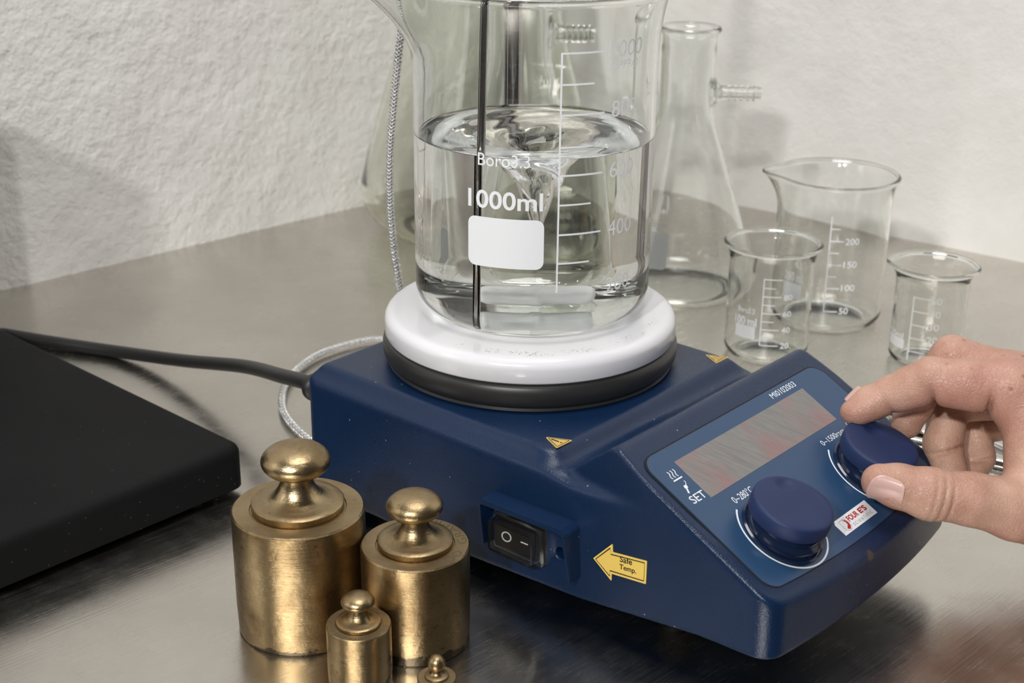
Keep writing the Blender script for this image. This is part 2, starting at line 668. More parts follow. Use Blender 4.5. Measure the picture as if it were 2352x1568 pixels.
def mat_rubber_blue():
    a = M('navy_rubber').set(rough=0.55, spec=0.4)
    v = a.coord()
    a.base(a.mix(a.gray(a.noise(v, 90, 4), 0.35, 0.7), (0.010, 0.022, 0.082), (0.012, 0.026, 0.092)))
    return a.m


def mat_braid():
    a = M('braided_metal_sleeve').set(metal=0.85, rough=0.3, color=(0.70, 0.70, 0.69))
    return a.m


WALL_L = mat_wall('rough_white_plaster', 1.0)
WALL_R = mat_wall('smoother_white_plaster', 0.45)
STEEL = mat_steel()
HOUSING = mat_housing()
SLAB = mat_black_slab()
PLATE = mat_plate()
SKIN = mat_skin()
BLACK = simple('black_skirt_metal', (0.022, 0.022, 0.022), 0.38)
RUBBER = simple('black_rubber', (0.016, 0.016, 0.016), 0.45)
GAP_SHADE = simple('gap_shade_black', (0.004, 0.004, 0.006), 0.7)
FILM = mat_film()
DISPLAY = mat_display()
KNOBCAP = mat_rubber_blue()
KNOBGLOSS = simple('glossy_navy_plastic', (0.008, 0.016, 0.045), 0.12)
INK = simple('white_ink', (0.82, 0.86, 0.92), 0.6)
BLACKINK = simple('black_ink', (0.02, 0.018, 0.015), 0.6)
REDINK = simple('red_ink', (0.42, 0.015, 0.02), 0.5)
GREYINK = simple('grey_ink', (0.18, 0.18, 0.19), 0.6)
YELLOW = simple('yellow_sticker', (0.78, 0.55, 0.12), 0.5)
GOLD = simple('gold_sticker', (0.62, 0.43, 0.12), 0.45)
WHITELABEL = simple('white_sticker', (0.80, 0.81, 0.84), 0.4)
def mat_print(name, color):
    a = M(name)
    d = a.n('ShaderNodeBsdfDiffuse'); d.inputs[0].default_value = (*color, 1)
    t = a.n('ShaderNodeBsdfTranslucent'); t.inputs[0].default_value = (*color, 1)
    m = a.n('ShaderNodeMixShader'); m.inputs[0].default_value = 0.12
    a.l(d.outputs[0], m.inputs[1]); a.l(t.outputs[0], m.inputs[2])
    a.l(m.outputs[0], a.out.inputs['Surface'])
    return a.m


ENAMELPRINT = mat_print('white_glass_print', (0.90, 0.925, 0.965))
FAINTPRINT = mat_print('pale_glass_print', (0.74, 0.75, 0.74))
CHROME = simple('polished_steel', (0.36, 0.34, 0.33), 0.16, metal=1.0)
CHROME2 = simple('bright_steel', (0.75, 0.74, 0.72), 0.2, metal=1.0)
PTFE = simple('white_ptfe', (0.93, 0.93, 0.94), 0.35)
BRAID = mat_braid()
GLASS = mat_glass('borosilicate_glass', (0.985, 0.99, 0.985), 1.47)
GLASSGREEN = mat_glass('greenish_glass', (0.982, 0.988, 0.962), 1.47)
GLASSWATER = mat_glass('glass_against_water', (0.99, 0.995, 0.99), 1.105)
WATERTOP = mat_glass('water_surface', (0.995, 1.0, 1.0), 1.333)
WATERSIDE = mat_clear('water_against_glass')
THIN = mat_thin_glass('thin_clear_glass')
THINRIM = mat_thin_glass('glass_rim', (0.86, 0.87, 0.80), (0.45, 0.47, 0.38))
COVER = mat_glass('clear_silicone', (1.0, 1.0, 1.0), 1.41, 0.08)
NAIL = simple('fingernail', (0.60, 0.385, 0.345), 0.32)

# ------------------------------------------------------------------ bench and walls
bpts = [(19.4, 1250.0), (-1020, 257.0), (-1020, -160), (1050, -160), (1050, 478.0)]
bm = bmesh.new()
tv = [bm.verts.new((x, y, 0)) for x, y in bpts]
bv = [bm.verts.new((x, y, -40)) for x, y in bpts]
bm.faces.new(tv); bm.faces.new(bv[::-1])
for i in range(5): bm.faces.new((tv[i], bv[i], bv[(i + 1) % 5], tv[(i + 1) % 5]))
bmesh.ops.recalc_face_normals(bm, faces=bm.faces)
bench = bm_obj('steel_bench', bm, STEEL, smooth=False)
tag(bench, 'brushed stainless steel bench top that everything stands on', 'workbench')


def wall(name, origin, direction, length, height, mat, amp):
    d = Vector(direction).normalized()
    # normal pointing into the room
    nrm = Vector((d.y, -d.x, 0)) if name.endswith('left') else Vector((d.y, -d.x, 0))
    if nrm.y > 0: nrm = -nrm
    nx, nz = int(length / 9), int(height / 9)
    V, F = [], []
    for i in range(nx + 1):
        for k in range(nz + 1):
            a, h = length * i / nx, height * k / nz
            q = amp * (mnoise.noise((a / 60, h / 60, 3.1)) + 0.5 * mnoise.noise((a / 22, h / 22, 7.7)))
            p = Vector(origin) + d * a + nrm * q
            V.append((p.x, p.y, h))
    for i in range(nx):
        for k in range(nz):
            a = i * (nz + 1) + k
            F.append((a, a + nz + 1, a + nz + 2, a + 1))
    # back and sides give it thickness
    o = len(V)
    for i, k in ((0, 0), (nx, 0), (nx, nz), (0, nz)):
        p = Vector(origin) + d * (length * i / nx) - nrm * 60
        V.append((p.x, p.y, height * k / nz))
    F.append((o, o + 3, o + 2, o + 1))
    c = [0, nx * (nz + 1), nx * (nz + 1) + nz, nz]
    bot = [i * (nz + 1) for i in range(nx + 1)]
    top = [i * (nz + 1) + nz for i in range(nx + 1)]
    F.append(tuple(bot) + (o + 1, o)); F.append(tuple(top[::-1]) + (o + 3, o + 2))
    F.append(tuple(range(0, nz + 1))[::-1] + (o, o + 3)); F.append(tuple(range(nx * (nz + 1), nx * (nz + 1) + nz + 1)) + (o + 2, o + 1))
    w = mesh_obj(name, V, F, mat)
    bmm = bmesh.new(); bmm.from_mesh(w.data); bmesh.ops.recalc_face_normals(bmm, faces=bmm.faces); bmm.to_mesh(w.data); bmm.free()
    auto_smooth(w, 40)
    return tag(w, kind='structure')


CORNER = (19.4, 1242.5, 0)
tag(wall('wall_left', CORNER, (-0.7232, -0.6906, 0), 1500, 1000, WALL_L, 1.3), 'rough white plaster wall behind the black slab')
tag(wall('wall_right', CORNER, (0.8003, -0.5996, 0), 1300, 1000, WALL_R, 1.0), 'smooth white plaster wall behind the beakers')

# ------------------------------------------------------------------ magnetic stirrer with hot plate
STX, STY, STR = 8.31, 626.58, rad(-40.8)
stirrer = empty('magnetic_stirrer', (STX, STY, 0), STR)
tag(stirrer, 'blue magnetic stirrer with white round heating plate, sloping panel and two knobs', 'magnetic stirrer')

PA = np.array([111.1, -80.0, 83.2])              # a point of the sloping panel
PS = np.array([0.888, 0.0, -0.4599])             # down the slope
PN = np.array([0.4599, 0.0, 0.888])              # out of it


def panel(s, v, h=0.0):
    p = PA + PS * s + PN * h
    return (p[0], v, p[2])


def zbot(u):
    return np.interp(u, [-70, 0, 35, 95, 152, 183, 200], [6.0, 7.0, 8.7, 12.5, 20.0, 21.3, 21.6])


def housing_sdf(P):
    u, v, z = P[:, 0], P[:, 1], P[:, 2]
    near = -(v + 80.0)
    far = v - 66.0
    rear = -(u + 69.5)
    c1 = (-(v + 73) * 10 + (z - 70) * 7) / 12.207
    c2 = ((v - 60) * 10 + (z - 70) * 6.5) / 11.93
    c3 = (-(u + 63.6) * 10 + (z - 70) * 6.2) / 11.77
    fr = ((u - 74.5) * 0.70 + (z - 70) * 0.714)
    k = 1.8
    deck = smax(smax(smax(z - 70, smax(c1, fr, 8.0), k), smax(c2, c3, k), k), smax(fr, smax(near, smax(far, rear, 3.0), 3.0), k), 2.2)
    # rounded corner where the near chamfer turns into the front slope
    bow = 184.0 + 6.0 * (1 - ((v + 7) / 73.0) ** 2) + (z - 21) * -0.02
    front = u - bow
    side = smax(near, far, 3.0)
    pp = (P - PA) @ PN
    floor_ = smax(smax(z - 62.0, smax(rear, side, 2.0), 3.2), smax(front, pp + 1.0, 4.0), 6.0)
    # wedge that carries the panel; its flanks are set in near the valley
    rs = (-(u - 85) * 17 + (z - 66) * 21) / 27.02
    ins = 5.5 * np.clip((128 - u) / 36.0, 0, 1.2) ** 1.25
    drn = -(v + 80.0 - ins) + (z - 62) * 0.03
    drf = (v - 66.0 + ins) + (z - 62) * 0.03
    wedge = smax(smax(pp, rs, 3.5), smax(drn, drf, 3.0), 1.5)
    wedge = smax(wedge, front, 4.0)
    body = smin(smin(deck, floor_, 6.0), wedge, 5.0)
    body = smax(body, pp, 1.2)
    body = smax(body, smax(smax(near, far, 3.0), smax(front, rear, 3.0), 8.5), 2.0)
    body = smax(body, zbot(u) - z, 2.5)
    # screw hole beside the switch
    hole = np.maximum(np.hypot(u - 85.0, z - 30.2) - 2.6, -v - 90 + 6)
    hole = np.maximum(np.hypot(u - 85.0, z - 30.2) - 2.6, v + 72)
    return np.maximum(body, -hole)


V, Q = surface_net(housing_sdf, (-74, -85, 2), (195, 71, 89), 1.15)
housing = np_mesh('housing', V, Q, HOUSING, stirrer)

for fu, fv in ((-52, -60), (-52, 46), (122, -48), (122, 40)):
    zt = float(zbot(fu)) + 2.0
    v_, f_ = lathe([(0, 0), (7, 0), (8, 1), (7.2, zt), (0, zt)], 24)
    o = mesh_obj('rubber_foot', v_, f_, RUBBER, stirrer); o.location = Vector((fu, fv, 0)) * S; auto_smooth(o)

# heating plate and its black skirt
prof = [(0, 83.0), (64.5, 83.0), (66.9, 83.3), (67.5, 84.2), (67.5, 89.7)] + arc(62.9, 89.7, 4.6, 8, 84, 8) + [(61.0, 94.3), (57, 94.3), (0, 94.3)]
v_, f_ = lathe(prof, 160)
mesh_obj('heating_plate', v_, f_, PLATE, stirrer)
prof = [(0, 70.1), (65.3, 70.1), (66.6, 70.6), (66.2, 71.8), (67.0, 72.6), (68.4, 75.2), (68.6, 78.5), (68.0, 81.4), (66.6, 82.9), (63, 83.0), (0, 83.0)]
v_, f_ = lathe(prof, 160)
sk = mesh_obj('plate_skirt', v_, f_, BLACK, stirrer); auto_smooth(sk, 50)

# control panel film, a near-black plate under it stands in for the gap's shadow
def insert_outline(s0, v0, v1, r, extra=0.0):
    pts = []
    n = 8
    def corner(cs, cv, a0):
        for i in range(n + 1):
            a = rad(a0 + 90 * i / n)
            pts.append((cs + r * math.cos(a), cv + r * math.sin(a)))
    corner(s0 + r, v0 + r, 180)            # top near
    # lower edge is bowed
    bl = 76.0 + extra
    m = 14
    low = []
    for i in range(m + 1):
        vv = v0 + r + (v1 - v0 - 2 * r) * i / m
        low.append((bl + 4.6 * (1 - ((vv - (v0 + v1) / 2) / ((v1 - v0) / 2)) ** 2), vv))
    near = [(low[0][0] - r + r * math.sin(rad(90 * i / n)), v0 + r - r * math.cos(rad(90 * i / n))) for i in range(n + 1)]
    pts2 = [(s0 + r - r * math.cos(rad(90 * i / n)), v0 + r - r * math.sin(rad(90 * i / n))) for i in range(n + 1)]
    farb = [(low[-1][0] - r + r * math.cos(rad(90 * i / n)), v1 - r + r * math.sin(rad(90 * i / n))) for i in range(n + 1)]
    fart = [(s0 + r - r * math.sin(rad(90 * i / n)), v1 - r + r * math.cos(rad(90 * i / n))) for i in range(n + 1)]
    return pts2 + near + low + farb + fart


def slab_from_outline(name, pts, h0, h1, mat, parent, mp=panel):
    n = len(pts)
    V = [mp(s, v, h1) for s, v in pts] + [mp(s, v, h0) for s, v in pts]
    F = [tuple(range(n)), tuple(range(2 * n - 1, n - 1, -1))] + [(i, n + i, n + (i + 1) % n, (i + 1) % n) for i in range(n)]
    o = mesh_obj(name, V, F, mat, parent)
    b = bmesh.new(); b.from_mesh(o.data); bmesh.ops.recalc_face_normals(b, faces=b.faces); b.to_mesh(o.data); b.free()
    auto_smooth(o, 30)
    return o


def clean(pts, eps=0.02):
    out = []
    for p in pts:
        if not out or math.hypot(p[0] - out[-1][0], p[1] - out[-1][1]) > eps: out.append(p)
    if math.hypot(out[0][0] - out[-1][0], out[0][1] - out[-1][1]) < eps: out.pop()
    return out


slab_from_outline('panel_gap_shade', clean(insert_outline(6.6, -74.1, 58.6, 7.4, 0.3)), -1.0, 0.12, GAP_SHADE, stirrer)
slab_from_outline('control_panel', clean(insert_outline(7.3, -73.4, 58.0, 7.0)), -0.5, 0.3, FILM, stirrer)
slab_from_outline('display_window', [(14.2, -59.4), (34.3, -59.4), (34.3, 37.0), (14.2, 37.0)], 0.0, 0.42, DISPLAY, stirrer)


def panel_map(h):
    # x reads along the panel width, y is up the slope
    return lambda x, y: panel(-y, x, h)


parts = [
    text2d('MI0102003', 16.6, -11.9, 19.2, 2.9, 0.0),
    text2d('SET', -69.0, -33.0, 8.9, 3.6, 0.004),
    text2d('0~280°C', -51.6, -41.6, 13.6, 3.3, 0.0),
    text2d('0~1500rpm', 16.0, -42.0, 18.4, 3.5, 0.0),
    text2d('ON', 38.8, -39.8, 4.2, 2.2, 0.005),
]
for p_ in parts: print_obj('panel_lettering', [p_], panel_map(0.36), INK, stirrer)
parts = []
# heat symbol, probe symbol
for k in range(3):
    x0 = -67.0 + k * 1.75
    pts = [(x0 + 0.45 * math.sin(t / 10 * 2 * math.pi), -16.4 - 3.6 * t / 10) for t in range(11)]
    parts.append(stroke2d(pts, 0.42))
parts.append(stroke2d([(-67.9, -21.0), (-62.4, -21.0)], 0.6))
parts.append(stroke2d([(-63.2, -22.2), (-62.9, -23.4), (-63.7, -24.4), (-64.6, -25.0)], 0.4))
parts.append(poly2d([(-65.9, -24.6), (-63.9, -25.2), (-64.5, -27.1), (-66.5, -26.5)]))
parts.append(poly2d([(-66.0, -26.6), (-65.1, -26.9), (-66.4, -30.2), (-67.3, -29.8)]))
print_obj('heat_symbol', parts[:4], panel_map(0.36), INK, stirrer)
print_obj('probe_symbol', [([(-65.0 + (x + 65.0) * 0.85, -22.7 + (y + 22.2) * 0.70) for x, y in v], f) for v, f in parts[4:]], panel_map(0.36), INK, stirrer)
# scale arcs round the knobs
for kc in (-42.5, 27.5):
    pts = [(kc + 19.4 * math.cos(rad(t)), -59.3 + 19.4 * math.sin(rad(t))) for t in np.linspace(126, 318, 44)]
    print_obj('dial_arc', [stroke2d(pts, 0.75)], panel_map(0.36), INK, stirrer)



# knobs: glossy ring at the foot, rubber cap with a thumb dimple
def knob(kv, dim):
    k = empty('control_knob')
    k.parent = stirrer
    base = Vector(panel(60.0, kv, 0.3)) * S
    # local z along the panel normal, local x down the slope
    k.matrix_local = Matrix.Translation(base) @ Matrix(((PS[0], 0, PN[0], 0), (0, 1, 0, 0), (PS[2], 0, PN[2], 0), (0, 0, 0, 1)))
    v_, f_ = lathe([(0, 0), (17.0, 0), (17.0, 0.8), (16.2, 1.3), (15.0, 1.1), (14.6, 2.2), (15.4, 3.0), (15.4, 4.2), (14.6, 5.0), (13.9, 5.4), (13.9, 8.2), (0, 8.2)], 72)
    o = mesh_obj('knob_base', v_, f_, KNOBGLOSS, k); auto_smooth(o, 40)
    V, F = [], []
    rings = [(14.6, 7.0), (15.6, 7.1), (16.0, 7.6), (16.15, 10.2), (16.0, 13.0), (15.65, 13.65), (14.9, 13.95), (13.6, 14.0)] + [(r, 14.05) for r in np.linspace(12.6, 0.8, 22)]
    seg = 90
    for r, z in rings:
        for i in range(seg):
            a = 2 * math.pi * i / seg
            x, y = r * math.cos(a), r * math.sin(a)
            d = math.hypot(x - dim[0], y - dim[1])
            dz = -1.15 * max(0.0, 1 - (d / 4.3) ** 2) ** 1.2 if z > 13.95 else 0
            V.append((x, y, z + dz))
    for j in range(len(rings) - 1):
        for i in range(seg):
            i2 = (i + 1) % seg
            F.append((j * seg + i, j * seg + i2, (j + 1) * seg + i2, (j + 1) * seg + i))
    V.append((0, 0, 14.05)); c = len(V) - 1
    for i in range(seg): F.append(((len(rings) - 1) * seg + i, (len(rings) - 1) * seg + (i + 1) % seg, c))
    F.append(tuple(range(seg))[::-1])
    o = mesh_obj('knob_cap', V, F, KNOBCAP, k)
    o.rotation_euler = (0, rad(-10), 0)
    auto_smooth(o, 60)
    return k


knob(-44.0, (-8.6, 6.6))
knob(26.0, (-7.2, 4.6))


# stickers
def flat_sticker(name, pts, mp0, mp1, mat):
    n = len(pts)
    V = [mp1(*p) for p in pts] + [mp0(*p) for p in pts]
    F = [tuple(range(n)), tuple(range(2 * n - 1, n - 1, -1))] + [(i, n + i, n + (i + 1) % n, (i + 1) % n) for i in range(n)]
    o = mesh_obj(name, V, F, mat, stirrer, smooth=False)
    b = bmesh.new(); b.from_mesh(o.data); bmesh.ops.recalc_face_normals(b, faces=b.faces); b.to_mesh(o.data); b.free()
    return o


def round_poly(pts, r, n=4):
    out = []
    P = [Vector(p) for p in pts]
    for i in range(len(P)):
        a, b, c = P[i - 1], P[i], P[(i + 1) % len(P)]
        d1, d2 = (a - b).normalized(), (c - b).normalized()
        ang = d1.angle(d2)
        t = min(r / math.tan(ang / 2), 0.45 * (a - b).length, 0.45 * (c - b).length)
        p0, p1 = b + d1 * t, b + d2 * t
        for k in range(n + 1):
            s = k / n
            out.append(tuple(p0 * (1 - s) ** 2 + b * 2 * s * (1 - s) + p1 * s * s))
    return out


def inset(pts, s):
    cx = sum(p[0] for p in pts) / len(pts); cy = sum(p[1] for p in pts) / len(pts)
    return [(cx + (p[0] - cx) * s, cy + (p[1] - cy) * s) for p in pts]


dk = lambda h: (lambda x, y: (x, y, 70.0 + h))
tri1 = [(63.4, -64.6), (73.9, -59.4), (73.6, -69.6)]
o = flat_sticker('warning_sticker', round_poly(tri1, 0.7), dk(-0.1), dk(0.22), GOLD)
o['label'] = 'yellow triangle sticker with exclamation mark'
print_obj('sticker_print', [stroke2d(round_poly(inset(tri1, 0.78), 0.3), 0.36, True),
                            stroke2d([(66.7, -64.6), (70.6, -64.55)], 0.85), stroke2d([(71.4, -64.5), (72.2, -64.5)], 0.85)], dk(0.26), BLACKINK, o)
tri2 = [(61.6, 55.2), (71.7, 60.2), (71.7, 49.6)]
o = flat_sticker('warning_sticker', round_poly(tri2, 0.7), dk(-0.1), dk(0.22), GOLD)
o['label'] = 'yellow triangle sticker with hot surface symbol'
pr = [stroke2d(round_poly(inset(tri2, 0.78), 0.3), 0.36, True), stroke2d([(70.0, 52.8), (70.0, 57.6)], 0.42)]
for k in range(3):
    pr.append(stroke2d([(66.0 + 3.2 * t / 8, 53.5 + 1.6 * k + 0.35 * math.sin(t / 8 * 6.28)) for t in range(9)], 0.36))
print_obj('sticker_print', pr, dk(0.26), BLACKINK, o)

sw = lambda h: (lambda x, y: (x, -80.0 - h, y))
arrow = [(102.0, 34.8), (111.2, 44.8), (111.5, 41.1), (127.9, 43.6), (127.9, 33.4), (111.4, 31.4), (111.5, 28.0)]
o = flat_sticker('arrow_sticker', round_poly(arrow, 0.35, 3), sw(-0.2), sw(0.18), YELLOW)
o['label'] = 'yellow arrow sticker reading Safe Temp.'
arrow_in = [(103.3, 34.9), (110.3, 42.6), (110.6, 39.9), (126.9, 42.4), (126.9, 34.4), (110.5, 32.5), (110.6, 30.0)]


def shear(VF, k, x0):
    return [(x, y + k * (x - x0)) for x, y in VF[0]], VF[1]


print_obj('sticker_print', [stroke2d(arrow_in, 0.5, True),
                            shear(text2d('Safe', 115.1, 38.3, 5.9, 2.7, 0.02), 0.12, 115.1),
                            shear(text2d('Temp.', 115.0, 34.4, 8.2, 3.0, 0.02), 0.12, 115.0)], sw(0.22), BLACKINK, o)

pm = lambda h: (lambda x, y: panel(y, x, h))
lab = [(-19.0, 76.4), (6.6, 76.4), (6.6, 69.2), (-17.6, 69.2), (-19.0, 70.6)]
o = flat_sticker('brand_sticker', lab, pm(0.1), pm(0.42), WHITELABEL)
o['label'] = 'small white sticker with red and black lettering'
o2 = print_obj('red_lettering', [text2d("FOUR", -10.6, -72.9, 7.9, 2.6, 0.035), text2d("E'S", -1.6, -72.9, 5.4, 2.6, 0.035),
                                 (lambda c: poly2d(c))([(-15.0, -74.6), (-13.6, -75.4), (-12.0, -74.2), (-11.6, -72.6), (-12.2, -71.2), (-13.8, -70.6), (-12.7, -71.9), (-12.9, -73.2), (-13.8, -73.7)])],
               panel_map(0.47), REDINK, o)
print_obj('black_lettering', [text2d('S C I E N T I F I C', -10.2, -75.4, 14.6, 1.35, 0.0),
                              stroke2d([(-16.2, -70.4), (-12.4, -70.4), (-11.3, -72.4), (-11.6, -74.6), (-13.4, -75.8), (-15.4, -75.4), (-16.2, -74.6)], 0.16, True)],
          panel_map(0.47), GREYINK, o)

# switch guard: an inverted U standing out of the side wall, thinner towards its feet
bm = bmesh.new()
outer = [(48.0, 23.6), (47.6, 44.6), (49.4, 46.6), (92.6, 48.0), (94.6, 46.2), (96.0, 23.8)]
inner = [(49.6, 23.8), (49.4, 43.8), (50.2, 44.7), (91.8, 46.1), (92.8, 45.2), (94.2, 24.0)]
def dep(z, u): return -80.0 - np.interp(z, [23.5, 46.5], [6.6, 9.4])
rings = []
for prof_, back in ((outer, True), (outer, False), (inner, False), (inner, True)):
    rings.append([bm.verts.new((u + (0.8 if not back else 0) * 0, -78.5 if back else dep(z, u), z - (0.9 if not back and z > 40 else 0))) for u, z in prof_])
for a, b in zip(rings, rings[1:] + rings[:1]):
    for i in range(len(a) - 1):
        bm.faces.new((a[i], a[i + 1], b[i + 1], b[i]))
for i in (0, -1):
    bm.faces.new([r[i] for r in rings])
bmesh.ops.recalc_face_normals(bm, faces=bm.faces)
bmesh.ops.bevel(bm, geom=[e for e in bm.edges if e.calc_length() > 3 and e.calc_face_angle(0) > rad(30)], offset=0.35, segments=2, affect='EDGES')
bm_obj('switch_guard', bm, HOUSING, stirrer)

# rocker switch under a clear cover
switch = empty('power_switch'); switch.parent = stirrer
bm = bmesh.new(); rounded_box(bm, 51.8, 77.2, -82.2, -79.0, 22.6, 38.4, 0.6)
bm_obj('switch_bezel', bm, RUBBER, switch)
bm = bmesh.new()
vs = {}
pts_f = [(54.4, -85.2, 24.8), (64.6, -83.4, 24.8), (74.6, -83.0, 24.8), (74.6, -83.0, 36.2), (64.6, -83.4, 36.2), (54.4, -85.2, 36.2)]
pts_b = [(x, -81.0, z) for x, y, z in pts_f]
f = [bm.verts.new(p) for p in pts_f]; b = [bm.verts.new(p) for p in pts_b]
bm.faces.new((f[0], f[1], f[4], f[5])); bm.faces.new((f[1], f[2], f[3], f[4])); bm.faces.new(b[::-1])
for i in range(6): bm.faces.new((f[i], b[i], b[(i + 1) % 6], f[(i + 1) % 6]))
bmesh.ops.recalc_face_normals(bm, faces=bm.faces)
bmesh.ops.bevel(bm, geom=[e for e in bm.edges if e.calc_face_angle(0) > rad(30)], offset=0.5, segments=2, affect='EDGES')
bm_obj('rocker', bm, RUBBER, switch)
def rk(x, y):
    yy = -85.2 + (x - 54.4) / 10.2 * 1.8 if x < 64.6 else -83.4 + (x - 64.6) * 0.04
    return (x, yy - 0.08, y)
print_obj('rocker_print', [stroke2d([(60.2 + 2.1 * math.cos(t), 30.5 + 2.1 * math.sin(t)) for t in np.linspace(0, 6.283, 25)[:-1]], 0.62, True),
                           stroke2d([(67.2, 30.4), (71.0, 30.4)], 0.6)], rk, INK, switch)
# cover: a hollow bellows-like shell with a flange
def shell(levels, rr, n=4):
    V, F = [], []
    for (x0, x1, z0, z1, y) in levels:
        ring = rrect2d(x0, z0, x1, z1, rr, n)
        V += [(p[0], y, p[1]) for p in ring]
    m = len(rrect2d(0, 0, 10, 10, 1, n))
    for j in range(len(levels) - 1):
        for i in range(m):
            i2 = (i + 1) % m
            F.append((j * m + i, j * m + i2, (j + 1) * m + i2, (j + 1) * m + i))
    F.append(tuple(range(m))[::-1])
    F.append(tuple((len(levels) - 1) * m + i for i in range(m)))
    return V, F
lv_out = [(50.8, 78.4, 21.6, 39.0, -80.0), (50.8, 78.4, 21.6, 39.0, -82.4), (51.6, 77.6, 22.2, 38.4, -82.8), (52.2, 77.2, 22.8, 38.0, -83.0), (52.4, 77.0, 23.0, 37.8, -87.2), (52.8, 76.6, 23.4, 37.4, -88.0)]
V1, F1 = shell(lv_out, 1.6)
lv_in = [(53.6, 75.8, 24.2, 36.6, -87.1), (53.3, 76.1, 23.9, 36.9, -86.4), (53.2, 76.2, 23.8, 37.0, -80.6)]
V2, F2 = shell(lv_in, 1.2)
nF1 = len(F1)
o = mesh_obj('clear_cover', *merge((V1, F1), (V2, F2)), COVER, switch)
bmm = bmesh.new(); bmm.from_mesh(o.data); bmesh.ops.recalc_face_normals(bmm, faces=bmm.faces)
bmm.faces.ensure_lookup_table()
bmesh.ops.reverse_faces(bmm, faces=bmm.faces[nF1:])
bmm.to_mesh(o.data); bmm.free()
auto_smooth(o, 40)

# support rod screwed into the rear corner
rodp = spline([(-64.5, 59.8, 66), (-64.5, 59.8, 300), (-64.5, 59.8, 560)], 3)
v_, f_ = tube(rodp, 4.75, 24)
o = mesh_obj('support_rod', v_, f_, CHROME, stirrer); auto_smooth(o, 50)
v_, f_ = lathe([(0, 69), (8, 69), (8, 75), (7, 76), (0, 76)], 6)
o = mesh_obj('rod_nut', v_, f_, CHROME, stirrer, smooth=False); o.location = Vector((-64.5, 59.8, 0)) * S

# ------------------------------------------------------------------ the big beaker, water, stir bar, probe
BX, BY, BZ, BR = 8.9, 630.2, 94.4, 53.8
BT = 2.1
beaker = empty('glass_beaker', (BX, BY, BZ))
tag(beaker, 'large glass beaker marked 1000ml, filled with swirling water on the white hot plate', 'beaker')


def spout(a, z, r, H, dirdeg, length, start, wid):
    d = (math.degrees(a) - dirdeg + 180) % 360 - 180
    t = (z - start) / (H - start)
    if t <= 0: return 0.0
    g = math.exp(-(d / wid) ** 2)
    return length * g * t ** 1.7 - 0.06 * length * t * math.exp(-((abs(d) - wid * 1.9) / (wid * 0.7)) ** 2)


def wall_profile(R, H, t, c, lip, flare0):
    out = [(0, 0.5), (R - c - 6, 0.5), (R - c - 3, 0.12)] + arc(R - c, c, c, -90, 0, 40)
    n = 14
    for i in range(1, n + 1):
        z = c + (flare0 - c) * i / n
        out.append((R, z))
    m = 12
    for i in range(1, m + 1):
        s = i / m
        out.append((R + lip * s ** 2.2, flare0 + (H - 1.6 - flare0) * s))
    out += arc(R + lip - 0.4, H - 0.9, 1.3, -20, 200, 8)
    inn = []
    for i in range(m, 0, -1):
        s = i / m
        inn.append((R - t + lip * s ** 2.2, flare0 + (H - 2.2 - flare0) * s))
    return out, inn


WL = 82.3                       # water level at the wall above the beaker foot
outp, innp = wall_profile(BR, 147.0, BT, 13.0, 4.2, 116.0)
inner_low = [(BR - BT, z) for z in np.linspace(116, WL + 6, 6)] + [(BR - BT, z) for z in np.linspace(WL, 16, 12)]
inner_bot = [(p[0], p[1]) for p in arc(BR - 13.0, 14.6, 10.9, 0, -90, 28)] + [(BR - 30, 3.6), (20, 3.55), (0, 3.55)]
full = outp + innp + inner_low + inner_bot
warp = lambda a, z, r: spout(a, z, r, 147.0, 184, 23.0, 112.0, 17.0) if r > 40 else 0.0
v_, f_ = lathe(full, 512, warp=warp)
o = mesh_obj('beaker_wall', v_, f_, [GLASS, GLASSWATER], beaker)
# inner faces below the water line meet water, not air
nrow_in = len(outp) + len(innp)
for p in o.data.polygons:
    zc = sum(v_[i][2] for i in p.vertices) / len(p.vertices)
    rc = sum(math.hypot(v_[i][0], v_[i][1]) for i in p.vertices) / len(p.vertices)
    if min(p.vertices) > 0 and zc < WL and all(i >= 1 + (nrow_in - 1) * 512 - 512 for i in p.vertices):
        p.material_index = 1

deg2 = lambda a: rad(a) * BR
pr = [stroke2d([(deg2(-79.5), 24.4 - 0.3), (deg2(-79.5), 126.0)], 0.8)]
for z in (125.7, 100.5, 75.2, 49.7):
    pr.append(stroke2d([(deg2(-79.5), z), (deg2(-58.6), z)], 0.8))
for z in (113.0, 87.1, 62.6, 37.0):
    pr.append(stroke2d([(deg2(-79.5), z), (deg2(-64.2), z)], 0.75))
for t, z in (('800', 98.0), ('600', 72.2), ('400', 46.6), ('200', 21.0)):
    pr.append(text2d(t, deg2(-54.6), z, rad(15.2) * BR, 6.9, 0.0))
pr += [text2d('1000', deg2(-55.6), 122.6, rad(18.6) * BR, 6.9, 0.0), text2d('APPRO', deg2(-55.6), 117.6, rad(16.6) * BR, 3.5, 0.0),
       text2d('Boro3.3', deg2(-116.2), 78.5, rad(23.8) * BR, 5.4, 0.0), text2d('1000ml', deg2(-121.2), 60.2, rad(34.8) * BR, 7.9, 0.016),
       poly2d(rrect2d(deg2(-121.2), 34.6, deg2(-85.7), 56.4, 3.4))]
print_obj('graduation_print', pr, cyl_map(BR, lambda y: BR + 0.15 + 4.2 * max(0.0, (y - 116.0) / (147.0 - 1.6 - 116.0)) ** 2.2), ENAMELPRINT, beaker, step=2.0)

# water: free surface with the vortex, side and floor against the glass
water = empty('water', (BX, BY, BZ))
tag(water, 'clear water with a whirling funnel inside the 1000ml beaker', 'water')
seg = 512
rr = list(np.concatenate([np.linspace(0.0, 6, 9)[1:], np.linspace(6.8, 22, 22), np.linspace(23, BR - BT - 4, 18), np.linspace(BR - BT - 3, BR - BT - 0.03, 8)]))


